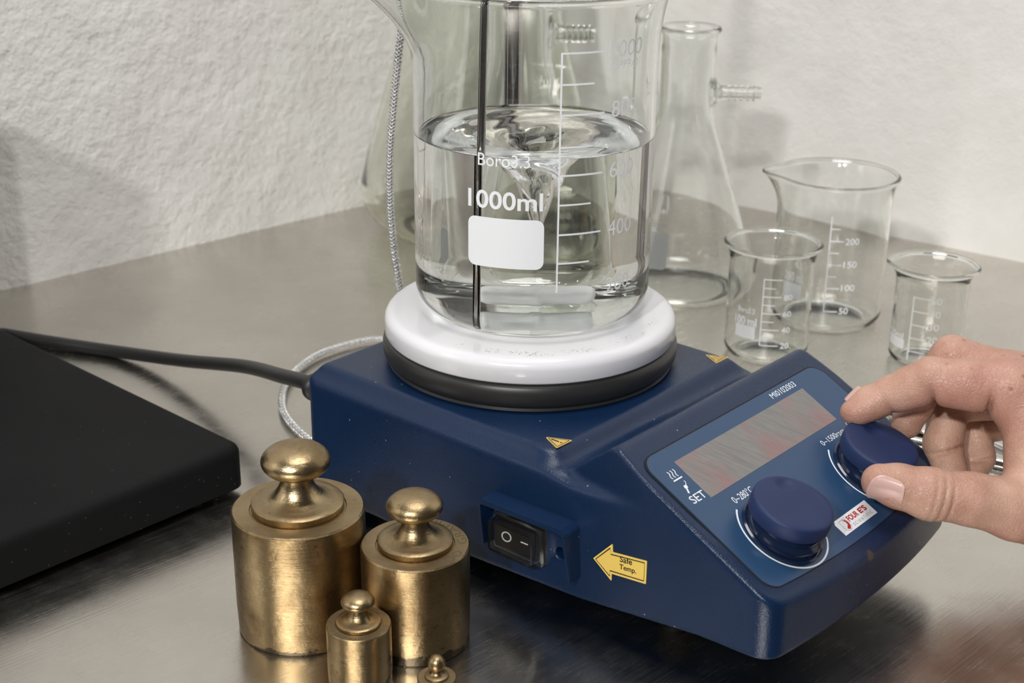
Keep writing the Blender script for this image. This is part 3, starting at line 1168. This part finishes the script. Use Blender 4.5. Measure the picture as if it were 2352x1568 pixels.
def surf_z(r, a):
    sw_ = a * 1.0 + r * 0.16
    f = 47.0 * math.exp(-(r / 8.6) ** 1.05)
    lump = (1.5 * math.sin(3 * sw_ + 0.7) + 1.0 * math.sin(5 * sw_ + r * 0.5)) * math.exp(-((r - 7) / 6.5) ** 2)
    rip = 0.30 * math.sin(2 * a + r * 0.22) + 0.16 * math.sin(5 * a - r * 0.45) + 0.1 * math.sin(9 * a + r * 0.8)
    men = 1.4 * math.exp(-(BR - BT - r) / 1.3)
    bulge = 1.2 * math.exp(-((r - 40) / 12) ** 2)
    return WL - 1.6 + men - f + lump + rip * min(1, r / 12) * 0.9 + bulge * 0.5


VV = [(0, 0, surf_z(0.0, 0))]
FF = []
off = lambda r: (1.6 * math.exp(-(r / 14) ** 2), -2.5 * math.exp(-(r / 14) ** 2))
for r in rr:
    for i in range(seg):
        a = 2 * math.pi * i / seg
        ox, oy = off(r)
        VV.append((r * math.cos(a) + ox, r * math.sin(a) + oy, surf_z(r, a)))
VV[0] = (off(0)[0], off(0)[1], surf_z(0.0, 0) + 0.5)
for i in range(seg): FF.append((0, 1 + i, 1 + (i + 1) % seg))
for j in range(len(rr) - 1):
    for i in range(seg):
        i2 = (i + 1) % seg
        FF.append((1 + j * seg + i, 1 + (j + 1) * seg + i, 1 + (j + 1) * seg + i2, 1 + j * seg + i2))
o = mesh_obj('water_surface', VV, FF, WATERTOP, water)
side_prof = [(BR - BT - 0.03, WL)] + [(BR - BT - 0.03, z) for z in np.linspace(WL - 8, 16.5, 8)] + [(p[0] - 0.03, p[1] + 0.03) for p in arc(BR - 13.0, 14.6, 10.9, 0, -90, 28)] + [(0, 3.26)]
v_, f_ = lathe(side_prof, seg)
mesh_obj('water_volume', v_, f_, WATERSIDE, water)

pth = [(-20 + x, 0, 0) for x in (0, 0.4, 1.4, 3, 5)] + [(15, 0, 0), (17, 0, 0), (18.6, 0, 0), (19.6, 0, 0), (20, 0, 0)]
rds = [1.2, 2.6, 3.6, 4.2, 4.4, 4.4, 4.2, 3.6, 2.6, 1.2]
mid = [(-2.4, 0, 0), (-1.8, 0, 0), (1.8, 0, 0), (2.4, 0, 0)]
pth = pth[:5] + mid + pth[5:]; rds = rds[:5] + [4.4, 5.0, 5.0, 4.4] + rds[5:]
v_, f_ = tube(pth, 4.4, 24, True, rds)
o = mesh_obj('stir_bar', v_, f_, PTFE)
o.location = Vector((BX + 1.5, BY + 1, BZ + 3.6 + 5.0)) * S
o.rotation_euler = (0, 0, rad(3))
tag(o, 'white plastic coated stir bar on the floor of the 1000ml beaker', 'stir bar')

probe = empty('temperature_probe', (-15.0, 586.5, 98.0))
tag(probe, 'thin steel thermometer rod standing in the water with a braided silver cable', 'probe')
v_, f_ = tube([(0, 0, 0), (0, 0.1, 0.5), (0, 0.2, 1.2), (2.5, 9.0, 140.0), (4.4, 16.0, 250)], 1.75, 20, True, [0.7, 1.45, 1.75, 1.75, 1.75])
o = mesh_obj('probe_rod', v_, f_, CHROME, probe); auto_smooth(o, 50)
cab = [(-5, 640, 380), (-30, 705, 330), (-50, 721, 262), (-56.5, 722, 207), (-61.0, 722, 170), (-64.0, 722, 136), (-63.6, 723, 100), (-60.5, 724, 70), (-56, 735, 30), (-52, 760, 7), (-58, 795, 4),
       (-78.4, 812.7, 3), (-98.5, 803.6, 3), (-116.7, 782.4, 3), (-126.4, 749.6, 3), (-125.6, 719.4, 3), (-119.3, 696.8, 3), (-106.9, 674.5, 3), (-96, 660, 4), (-88, 652, 8)]
pth = spline(cab, 26)
core = [(p.x + 15, p.y - 586.5, p.z - 98) for p in pth]
v_, f_ = tube(core, 1.55, 12)
o = mesh_obj('cable_core', v_, f_, simple('pale_cable', (0.16, 0.16, 0.16), 0.5), probe)
# the braid: two sets of strands wound round the core
def braid(path, r, strands, pitch, sr):
    P = [Vector(p) for p in path]
    n = len(P)
    L = [0]
    for i in range(1, n): L.append(L[-1] + (P[i] - P[i - 1]).length)
    step = pitch / 10
    S_ = np.arange(0, L[-1], step)
    C_ = np.stack([np.interp(S_, L, [p[k] for p in P]) for k in range(3)], 1)
    T_ = np.gradient(C_, axis=0); T_ /= np.linalg.norm(T_, axis=1)[:, None]
    X = np.cross(T_, np.array([0.3, 0.2, 0.93])[None]); X /= np.linalg.norm(X, axis=1)[:, None]
    Y = np.cross(T_, X)
    parts_ = []
    for d in (1, -1):
        for s in range(strands):
            ph = d * 2 * np.pi * S_ / pitch + 2 * np.pi * s / strands
            R_ = r + 0.16 * np.sin(ph * strands * 0.5 * d + s * np.pi)
            pts = C_ + X * (R_ * np.cos(ph))[:, None] + Y * (R_ * np.sin(ph))[:, None]
            parts_.append(tube([tuple(p) for p in pts], sr, 4, False))
    return merge(*parts_)
o.name = 'cable'
v_, f_ = braid(core, 1.72, 4, 7.5, 0.42)
b_ = mesh_obj('braided_sleeve', v_, f_, BRAID, o)
b_['kind'] = 'stuff'

# ------------------------------------------------------------------ smaller glass
def small_beaker(name, x, y, R, H, t, c, lip, spdir, spl, seed):
    e = empty(name, (x, y, 0))
    outp, innp = wall_profile(R, H, t, c, lip, H * 0.84)
    inner = [(R - t, z) for z in np.linspace(H * 0.84, c + 1, 8)] + arc(R - c, c + 0.8, c - t, 0, -90, 16) + [(R - c - 4, t), (0, t)]
    w = (lambda a, z, r: spout(a, z, r, H, spdir, spl, H * 0.74, 17.0)) if spl else None
    v_, f_ = lathe(outp + innp + inner, 160, warp=w)
    mesh_obj('beaker_wall', v_, f_, GLASS, e)
    return e


dg = lambda a, R: rad(a) * R
e = small_beaker('glass_beaker', 200.8, 867.9, 35.0, 95.0, 1.5, 8.0, 2.6, 172, 8.0, 1)
tag(e, 'empty 250 ml glass beaker, tallest of the three empty ones, by the right wall', 'beaker', 'empty glass beakers')
R = 35.0
pr = [stroke2d([(dg(-104.5, R), 15.6), (dg(-104.5, R), 77)], 0.7)]
for z in (61.5, 46.3, 31.2, 16.2): pr.append(stroke2d([(dg(-104.5, R), z), (dg(-91, R), z)], 0.7))
for z in (69.2, 54.0, 38.8, 23.8): pr.append(stroke2d([(dg(-104.5, R), z), (dg(-95, R), z)], 0.6))
for t, z in (('200', 59.3), ('150', 44.6), ('100', 29.6), ('50', 14.6)):
    w = 8.6 if len(t) == 3 else 5.8
    pr.append(text2d(t, dg(-89.2, R), z, w, 4.2, 0.015))
pr += [text2d('Boro3.3', dg(-144, R), 41.4, 10.2, 3.4, 0.015), text2d('250 ml', dg(-150, R), 32.3, 15.6, 6.0, 0.02), poly2d(rrect2d(dg(-151, R), 21.0, dg(-124.5, R), 30.9, 0.6))]
print_obj('graduation_print', pr, cyl_map(R + 0.12), ENAMELPRINT, e, step=2.0)

e = small_beaker('glass_beaker', 152.9, 805.7, 25.0, 70.0, 1.4, 7.0, 3.0, 160, 0.0, 2)
tag(e, 'empty 100 ml glass beaker close behind the stirrer, left of the 250 ml one', 'beaker', 'empty glass beakers')
R = 25.0
pr = [stroke2d([(dg(-109.5, R), 13.6), (dg(-109.5, R), 54.8)], 0.6)]
for z in (54.5, 44.0, 33.7, 23.6, 13.8): pr.append(stroke2d([(dg(-109.5, R), z), (dg(-85, R), z)], 0.6))
for z in (49.2, 38.8, 28.6, 18.7): pr.append(stroke2d([(dg(-109.5, R), z), (dg(-93, R), z)], 0.5))
for t, z in (('80', 42.0), ('60', 31.8), ('40', 21.8), ('20', 12.0)): pr.append(text2d(t, dg(-82, R), z, 5.4, 3.6, 0.015))
pr += [text2d('Boro3.3', dg(-145, R), 32.2, 11.2, 3.2, 0.02), text2d('100 ml', dg(-150, R), 24.6, 15.0, 5.4, 0.03), poly2d(rrect2d(dg(-148, R), 16.6, dg(-117, R), 24.4, 0.6))]
print_obj('graduation_print', pr, cyl_map(R + 0.12), ENAMELPRINT, e, step=2.0)

e = small_beaker('glass_beaker', 246.6, 798.0, 21.0, 60.0, 1.3, 5.0, 4.2, 165, 1.5, 3)
tag(e, 'empty 50 ml glass beaker, smallest of all, just above the hand', 'beaker', 'empty glass beakers')
R = 21.0
pr = [stroke2d([(dg(-134, R), 5.6), (dg(-134, R), 44.8)], 0.8)]
for z in (44.4, 36.0, 27.6, 19.4, 11.2): pr.append(stroke2d([(dg(-134, R), z), (dg(-108, R), z)], 0.6))
for t, z in (('50', 41.6), ('40', 33.6), ('30', 25.6), ('20', 17.6)): pr.append(text2d(t, dg(-107, R), z, 6.4, 4.2, 0.015))
pr += [text2d('50ml', dg(-181, R), 16.8, 13.0, 4.0, 0.02), poly2d(rrect2d(dg(-184, R), 11.0, dg(-143, R), 17.0 , 0.6))]
print_obj('graduation_print', pr, cyl_map(R + 0.12), FAINTPRINT, e, step=2.0)


def flask(name, x, y, R, H, rn, c, t, neck0, armz=None, armlen=29.0, arm_dir=0.0, glass=None):
    e = empty(name, (x, y, 0))
    out = [(0, 0.6), (R * 0.6, 0.6), (R - c, 0)] + arc(R - c, c, c, -90, 8, 20)
    z1, r1 = out[-1][1], out[-1][0]
    n = 16
    for i in range(1, n + 1):
        s = i / n
        ss = s * s * (3 - 2 * s) * 0.12 + s * 0.88
        out.append((r1 + (rn - r1) * ss, z1 + (neck0 - z1) * s))
    for i in range(1, 7): out.append((rn, neck0 + (H - 5 - neck0) * i / 6))
    out += [(rn + 1.0, H - 3.5)] + arc(rn + 0.9, H - 1.5, 1.7, -50, 190, 8)
    inn = [(rn - t, H - 6)] + [(rn - t, neck0 + (H - 7 - neck0) * i / 4) for i in (3, 2, 1)]
    for i in range(n, 0, -1):
        s = i / n
        ss = s * s * (3 - 2 * s) * 0.12 + s * 0.88
        inn.append((r1 - t + (rn - r1) * ss, z1 + (neck0 - z1) * s))
    inn += arc(R - c, c, c - t, 0, -90, 8) + [(R * 0.5, t), (0, t)]
    v_, f_ = lathe(out + inn, 160)
    mesh_obj('flask_wall', v_, f_, glass or GLASS, e)
    if armz:
        # barbed hose nipple on a flared root
        prof = [(10.0, 0), (7.6, 0.8), (5.6, 2.2), (4.6, 4.2)]
        zz = 5.0
        while zz < armlen - 1:
            prof += [(4.9, zz), (4.1, zz + 3.4)]; zz += 3.9
        prof += [(4.2, armlen), (2.2, armlen), (2.2, 2), (6.0, -1.0)]
        v_, f_ = lathe(prof, 28)
        o = mesh_obj('side_arm', v_, f_, GLASS, e); auto_smooth(o, 40)
        o.rotation_euler = (0, rad(90), arm_dir)
        o.location = Vector(((rn + 0.6) * math.cos(arm_dir), (rn + 0.6) * math.sin(arm_dir), armz)) * S
    return e


e = flask('filter_flask', 110.8, 919.7, 51.2, 175.5, 17.4, 14.0, 2.2, 122.0, 133.6, 29.0, rad(-4))
tag(e, 'conical glass filter flask with ribbed side arm, right of the big beaker', 'flask', 'conical glass flasks')
cone = lambda y: float(np.interp(y, [0, 14, 122, 175], [48, 51.2, 17.4, 17.4])) + 0.4
R = 46.0
def cone_map(x, y):
    a = x / R
    r = cone(y)
    return (r * math.cos(a), r * math.sin(a), y)
A0 = -114
pr = [poly2d([(rad(A0) * R - 4.4, 66), (rad(A0) * R - 3.4, 72.5), (rad(A0) * R - 1.2, 74), (rad(A0) * R - 1.8, 69.4), (rad(A0) * R - 2.4, 65), (rad(A0) * R - 2.0, 61), (rad(A0) * R - 3.4, 62)]),
      poly2d([(rad(A0) * R + 2.0, 61), (rad(A0) * R + 2.4, 65), (rad(A0) * R + 1.8, 69.4), (rad(A0) * R + 1.2, 74), (rad(A0) * R + 3.4, 72.5), (rad(A0) * R + 4.4, 66), (rad(A0) * R + 3.4, 62)]),
      poly2d([(rad(A0) * R + 1.7 * math.cos(t), 63.2 + 1.7 * math.sin(t)) for t in np.linspace(0, 6.283, 17)[:-1]]),
      poly2d(rrect2d(rad(-124) * R - 1, 28.0, rad(-105.8) * R, 50.5, 3.0)),
      text2d('500ml', rad(-124) * R - 1, 53.0, 13.0, 3.6, 0.02),
      stroke2d([(rad(-99.8) * R, 72.3), (rad(-80) * R, 72.3)], 0.55), stroke2d([(rad(-86) * R, 49.5), (rad(-76) * R, 49.5)], 0.5)]
print_obj('graduation_print', pr, cone_map, FAINTPRINT, e, step=2.5)

e = flask('filter_flask', 2.0, 893.0, 57.5, 222.0, 22.0, 16.0, 2.4, 160.0, 174.0, 29.0, rad(-6))
tag(e, 'tall conical filter flask with side arm, standing hidden behind the big beaker', 'flask', 'conical glass flasks')
e = flask('conical_flask', -22.0, 1056.0, 93.5, 305.0, 27.0, 33.0, 2.8, 262.0, glass=GLASSGREEN)
tag(e, 'large greenish conical flask by the corner, behind the braided cable', 'flask', 'conical glass flasks')

# ------------------------------------------------------------------ brass weights
def weight(x, y, R, label, name_text, seedv, dark=0.0, rot=0.0, small=False):
    k = R / 26.4
    e = empty('brass_weight', (x, y, 0), rot)
    tag(e, label, 'weight', 'set of brass weights')
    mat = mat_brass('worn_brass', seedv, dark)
    h = 53.0
    if small:
        body = [(0, 0), (25.6, 0), (26.4, 0.8), (26.4, h - 1.0), (25.6, h), (17, h), (16.6, h - 0.4), (0, h - 0.4)]
    else:
        body = [(0, 0), (25.4, 0), (26.0, 0.7), (26.4, 12), (26.4, h - 0.7), (25.7, h), (19.2, h), (18.9, h - 0.5), (0, h - 0.5)]
    v_, f_ = lathe([(r * k, z * k) for r, z in body], 112)
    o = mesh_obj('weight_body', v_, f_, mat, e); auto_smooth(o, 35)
    if small:
        kn = [(0, h - 0.4), (16.0, h - 0.4), (16.0, h + 3.4), (15.2, h + 4.0), (11.5, h + 4.8), (8.5, h + 6.6), (6.8, h + 9.2), (7.0, h + 10.4)] + arc(0, h + 21.0, 12.4, -58, 90, 18)
    else:
        kn = [(0, h - 0.5), (18.3, h - 0.5), (18.4, h + 2.7), (17.9, h + 3.2), (15.2, h + 3.5), (12.2, h + 4.2), (9.6, h + 6.0), (7.6, h + 8.6), (6.4, h + 11.4), (6.3, h + 13.4)]
        kn += [(13.7 * math.cos(rad(a)) if a < 89 else 0, h + 20.4 + 7.2 * math.sin(rad(a))) for a in np.linspace(-62, 90, 22)]
    v_, f_ = lathe([(max(r, 0) * k if r > 0.05 else 0, z * k) for r, z in kn], 96)
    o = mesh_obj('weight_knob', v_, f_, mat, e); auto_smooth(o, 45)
    if name_text:
        ring = (22.6 if not small else 21.3) * k
        hgt = 4.6 * k
        for txt, a0, w in name_text:
            t = text2d(txt, 0, -hgt / 2, rad(w) * ring, hgt, 0.0)
            def mp(xx, yy, a0=a0):
                a = rad(a0) + xx / ring
                r = ring - yy
                return (r * math.cos(a), r * math.sin(a), h * k + 0.02)
            print_obj('stamped_lettering', [t], mp, simple('dark_stamp', (0.13, 0.10, 0.06), 0.6, metal=0.6), e)
    return e


weight(-84.2, 505.7, 26.4, 'largest brass weight with a mushroom knob, next to the black slab', None, 0.13)
weight(-37.1, 494.8, 21.5, 'second largest brass weight, between the biggest one and the rocker switch', [('500', -62, 44), ('GRAMMES', 0, 105)], 0.71, 0.1)
weight(-56.9, 466.3, 12.35, 'brass weight in front of the two big ones, cut by the bottom edge', [('100', -150, 40), ('GRAMMES', -102, 95)], 1.37, 0.15, 0.0)
weight(-26.4, 447.2, 7.2, 'tiny brass weight with ball knob, smallest of the four, at the bottom edge', None, 2.2, 0.1, 0.0, True)

# ------------------------------------------------------------------ black slab, cord, tongs
# slab edges run parallel to the stirrer
slab_e = empty('black_slab', (-126.5, 618.5, 0), rad(-42.0))
tag(slab_e, 'flat black plastic slab with rounded edges, dusty top, left of the brass weights', 'equipment base')
bm = bmesh.new()
rounded_box(bm, -330, 0, -210, 0, 4.0, 26.0, 0, 1)
vert = [e_ for e_ in bm.edges if abs(e_.verts[0].co.z - e_.verts[1].co.z) > 5]
bmesh.ops.bevel(bm, geom=vert, offset=8.0, segments=6, affect='EDGES', profile=0.5)
topb = [e_ for e_ in bm.edges if e_.verts[0].co.z > 25.9 and e_.verts[1].co.z > 25.9]
bmesh.ops.bevel(bm, geom=topb, offset=5.0, segments=6, affect='EDGES', profile=0.5)
bm_obj('casing', bm, SLAB, slab_e)
for fx, fy in ((-25, -25), (-25, -185), (-305, -25), (-305, -185)):
    v_, f_ = lathe([(0, 0), (8, 0), (8, 4.2), (0, 4.2)], 20)
    o = mesh_obj('rubber_foot', v_, f_, RUBBER, slab_e); o.location = Vector((fx, fy, 0)) * S; auto_smooth(o)

# added block, unseen left of the frame, shaped to cast the left wall's shadow
bm = bmesh.new()
prof_ = [(-205, 25.0), (-205, 255), (-150, 252), (-18, 176), (-10, 170), (-10, 25.0)]
fv = [bm.verts.new((-238, y, z)) for y, z in prof_]; bv = [bm.verts.new((-325, y, z)) for y, z in prof_]
bm.faces.new(fv); bm.faces.new(bv[::-1])
for i in range(len(prof_)): bm.faces.new((fv[i], bv[i], bv[(i + 1) % 6], fv[(i + 1) % 6]))
bmesh.ops.recalc_face_normals(bm, faces=bm.faces)
bmesh.ops.bevel(bm, geom=bm.edges[:], offset=3.0, segments=3, affect='EDGES')
bm_obj('added_shadow_block', bm, SLAB, slab_e)

cord = empty('power_cord', (-84, 655, 0))
tag(cord, 'thick black power cord from the rear of the stirrer to behind the slab', 'cord')
cp = [(-92.0, 620.6, 54.3), (-99, 629, 53.6), (-113, 652, 46.5), (-142, 703, 30), (-186, 751, 13), (-229.6, 783.5, 4.3), (-272, 798, 4), (-310, 812, 4)]
pth = [(p.x + 84, p.y - 655, p.z) for p in spline(cp, 10)]
v_, f_ = tube(pth, 3.7, 16)
mesh_obj('cable', v_, f_, RUBBER, cord)
d0 = (Vector(cp[1]) - Vector(cp[0])).normalized()
pp_ = [Vector(cp[0]) - d0 * 2, Vector(cp[0]) + d0 * 0.5, Vector(cp[0]) + d0 * 2.2, Vector(cp[0]) + d0 * 3.0]
v_, f_ = tube([(p.x + 84, p.y - 655, p.z) for p in pp_], 6, 20, True, [6.5, 6.8, 6.6, 5.0])
mesh_obj('strain_relief', v_, f_, RUBBER, cord)

tongs = empty('steel_tongs', (230, 670, 0))
tag(tongs, 'shiny steel tongs lying on the bench, glimpsed between the fingers', 'tongs')
for k, pts in enumerate(([(196, 684, 3), (213, 674.2, 3.2), (230, 664, 3.2), (246, 653, 3.0), (300, 622, 3)], [(205, 712, 3), (221, 701, 3.6), (240, 680, 4.5), (262, 655, 4), (312, 618, 3)])):
    pth = [(p.x - 230, p.y - 670, p.z) for p in spline(pts, 8)]
    v_, f_ = tube(pth, 2.6, 14)
    o = mesh_obj('tong_arm', v_, f_, CHROME2, tongs)
v_, f_ = lathe([(0, 2.4), (7, 2.0), (10, 1.0), (12, 1.4), (12.4, 2.2), (11, 3.0), (7, 3.6), (0, 4.2)], 32)
o = mesh_obj('tong_tip', v_, f_, CHROME2, tongs); o.location = Vector((222 - 230, 706 - 670, 0)) * S; o.scale = (1.0, 1.5, 1.0)

# ------------------------------------------------------------------ the hand
def seg_d(P, a, b, ra, rb):
    a = np.array(a, float); b = np.array(b, float)
    ab = b - a
    t = np.clip(((P - a) @ ab) / (ab @ ab), 0, 1)
    return np.linalg.norm(P - (a + t[:, None] * ab), axis=1) - (ra + (rb - ra) * t)


def chain(P, pts, radii, k):
    d = None
    for i in range(len(pts) - 1):
        s = seg_d(P, pts[i], pts[i + 1], radii[i], radii[i + 1])
        d = s if d is None else smin(d, s, k)
    return d


def ell(P, c, ax, R):
    q = (P - np.array(c)) / np.array(ax)
    n = np.linalg.norm(q, axis=1)
    return (n - 1) * min(ax)


TH = [(147.2, 513.2, 63.0), (154.3, 511.7, 61.9), (166.7, 509.7, 59.6), (183.5, 509.9, 57.3), (202.3, 512.1, 52.1), (232.7, 523.0, 42.0)]
IN = [(143.1, 550.8, 76.3), (150.2, 553.1, 79.5), (159.5, 551.9, 84.6), (166.0, 549.6, 89.4), (173.1, 547.0, 93.9), (185.7, 542.8, 94.1), (203.8, 540.4, 93.5)]
MI = [(169.3, 560.0, 67.0), (174.3, 566.0, 74.0), (178.3, 568.2, 82.3), (187.0, 566.2, 96.1), (211.8, 557.9, 88.7)]
RI = [(189.0, 552.5, 45.5), (187.4, 564.0, 55.4), (191.5, 574.3, 70.5), (218.9, 574.0, 75.1)]
PK = [(200.7, 563.8, 38.8), (206.9, 572.8, 45.0), (206.5, 581.0, 54.9), (230.5, 588.2, 59.4)]
WR1, WR2 = (266.3, 543.3, 66.0), (284.2, 576.0, 46.0)
CREASES = []


def hand_sdf(P):
    th = chain(P, TH, [7.2, 8.6, 10.2, 10.4, 12.6, 17.5], 3.0)
    ix = chain(P, IN, [5.0, 6.8, 7.3, 7.6, 8.4, 9.2, 11.0], 2.5)
    ix = smin(ix, seg_d(P, (146.0, 550.2, 76.6), (154.0, 551.8, 80.2), 5.6, 6.2), 2.5)
    ix = smin(ix, seg_d(P, (162.0, 549.2, 84.6), (168.5, 546.8, 88.2), 6.7, 7.0), 1.8)
    ix = smin(ix, seg_d(P, (179.5, 543.4, 91.6), (189.5, 540.6, 91.2), 8.6, 8.9), 1.6)
    mi = chain(P, MI, [6.6, 7.2, 7.6, 8.4, 11.0], 2.5)
    ri = chain(P, RI, [7.4, 8.3, 8.6, 11.0], 2.0)
    pk = chain(P, PK, [6.4, 7.0, 7.2, 10.0], 2.0)
    palm = smin(seg_d(P, IN[-1], WR1, 11.5, 17), seg_d(P, (204.5, 538.0, 86.5), (214, 538.0, 80.0), 9.6, 11.0), 3.5)
    palm = smin(palm, seg_d(P, MI[-1], WR1, 11.5, 18), 6)
    palm = smin(palm, seg_d(P, RI[-1], WR2, 11.0, 18), 6)
    palm = smin(palm, seg_d(P, PK[-1], WR2, 10.5, 17), 6)
    palm = smin(palm, seg_d(P, TH[-1], WR1, 17.5, 19), 8)
    palm = smin(palm, seg_d(P, (210.5, 519.5, 60.0), (212.0, 535.0, 84.0), 11.0, 11.0), 6)
    palm = smin(palm, seg_d(P, WR1, (360, 560, 40), 19, 27), 8)
    palm = smin(palm, seg_d(P, WR2, (360, 575, 34), 18, 27), 8)
    f = smin(smin(ix, mi, 1.0), smin(ri, pk, 1.0), 0.8)
    f = smin(f, palm, 4.5)
    f = smin(f, th, 4.0)
    for c, ax, w, dpt, R in CREASES:
        d = P - np.array(c)
        al = d @ np.array(ax)
        f = f + dpt * np.exp(-(al / w) ** 2) * np.exp(-((d * d).sum(1) - al * al) / (R * R))
    return f


def unit(a, b):
    d = np.array(b, float) - np.array(a, float)
    return tuple(d / np.linalg.norm(d))


CREASES = [
    ((157.6, 545.0, 79.5), unit(IN[1], IN[3]), 0.8, 0.8, 6.0),
    ((173.6, 541.0, 86.6), unit(IN[3], IN[5]), 0.9, 1.5, 7.0),
    ((194.6, 535.5, 87.0), unit(IN[4], IN[6]), 1.1, 2.2, 7.5),
    ((166.0, 500.0, 60.5), unit(TH[1], TH[3]), 0.5, 0.7, 11.0),
    ((169.5, 500.0, 60.0), unit(TH[1], TH[3]), 0.55, 0.9, 11.0),
    ((173.0, 500.0, 59.5), unit(TH[1], TH[3]), 0.55, 0.7, 11.0),
    ((188.5, 556.0, 56.5), (-0.25, 0.25, 0.93), 0.9, 1.9, 7.0),
    ((206.0, 566.0, 47.0), (-0.1, 0.2, 0.97), 0.8, 1.6, 6.0),
    ((173.0, 553.0, 100.5), unit(IN[4], IN[5]), 0.5, 0.35, 5.0),
    ((175.5, 552.0, 101.0), unit(IN[4], IN[5]), 0.5, 0.35, 5.0),
]

V, Q = surface_net(hand_sdf, (128, 480, 16), (352, 612, 122), 0.9)
person = empty('person', (240, 545, 0))
tag(person, "right hand with freckled bare skin, thumb and fingers gripping the stirrer's far knob", 'person')
V0 = V - np.array([240, 545, 0])
hand = np_mesh('hand', V0, Q, SKIN, person)


def nail(name, centre, along, across, L, W, out):
    """a thin curved plate laid onto the fingertip"""
    along = np.array(unit((0, 0, 0), along)); across = np.array(across, float)
    across = across - along * (across @ along); across /= np.linalg.norm(across)
    n = np.cross(along, across)
    if n @ np.array(out) < 0: n = -n
    nu, nv = 24, 15
    P = []
    for i in range(nu):
        for j in range(nv):
            s = i / (nu - 1); t = j / (nv - 1) * 2 - 1
            # straight root with soft corners, rounded free edge
            x = -L / 2 + L * s
            w = W * (1 - 0.08 * (1 - s) ** 2) * (1 - 0.10 * max(0, 1 - s / 0.1))
            if s > 0.5: w = W * math.sqrt(max(0.0, 1 - ((s - 0.5) / 0.5) ** 2.6)) * 0.94 + W * 0.06
            P.append((x, w / 2 * t))
    xs = sorted({round(p[0], 4) for p in P})
    line = np.array([np.array(centre) + along * x + n * 12 for x in xs])
    for _ in range(60):
        line = line - n[None] * np.clip(hand_sdf(line), -1, 3)[:, None] * 0.6
    hgt = (line - np.array(centre)) @ n
    hgt = np.maximum(hgt, np.max(hgt) - 2.2)
    hgt = np.polyval(np.polyfit(xs, hgt, 2), xs)
    rc = W * 0.62
    P = np.array([np.array(centre) + along * x + across * y + n * (np.interp(x, xs, hgt) - (rc - math.sqrt(max(rc * rc - y * y, 0.01)))) for x, y in P])
    top = P + n * 0.42
    botm = P - n * 0.5
    Vn = np.concatenate([top, botm])
    F = []
    N = nu * nv
    for i in range(nu - 1):
        for j in range(nv - 1):
            a = i * nv + j
            F.append((a, a + 1, a + nv + 1, a + nv)); F.append((N + a, N + a + nv, N + a + nv + 1, N + a + 1))
    ring = [j for j in range(nv)] + [i * nv + nv - 1 for i in range(1, nu)] + [(nu - 1) * nv + j for j in range(nv - 2, -1, -1)] + [i * nv for i in range(nu - 2, 0, -1)]
    for a, b in zip(ring, ring[1:] + ring[:1]): F.append((a, N + a, N + b, b))
    o = mesh_obj(name, Vn - np.array([240, 545, 0]), F, NAIL, person)
    bmm = bmesh.new(); bmm.from_mesh(o.data); bmesh.ops.recalc_face_normals(bmm, faces=bmm.faces); bmm.to_mesh(o.data); bmm.free()
    auto_smooth(o, 50)
    return o


nail('thumbnail', (147.0, 503.2, 61.6), (-0.98, 0.1, 0.06), (0.06, -0.3, 0.9), 13.8, 12.8, (-0.12, -1, 0.28))
nail('fingernail', (144.5, 554.6, 81.2), (-0.82, -0.3, -0.45), (0.35, -0.85, 0.1), 8.0, 8.0, (-0.45, 0.55, 0.7))
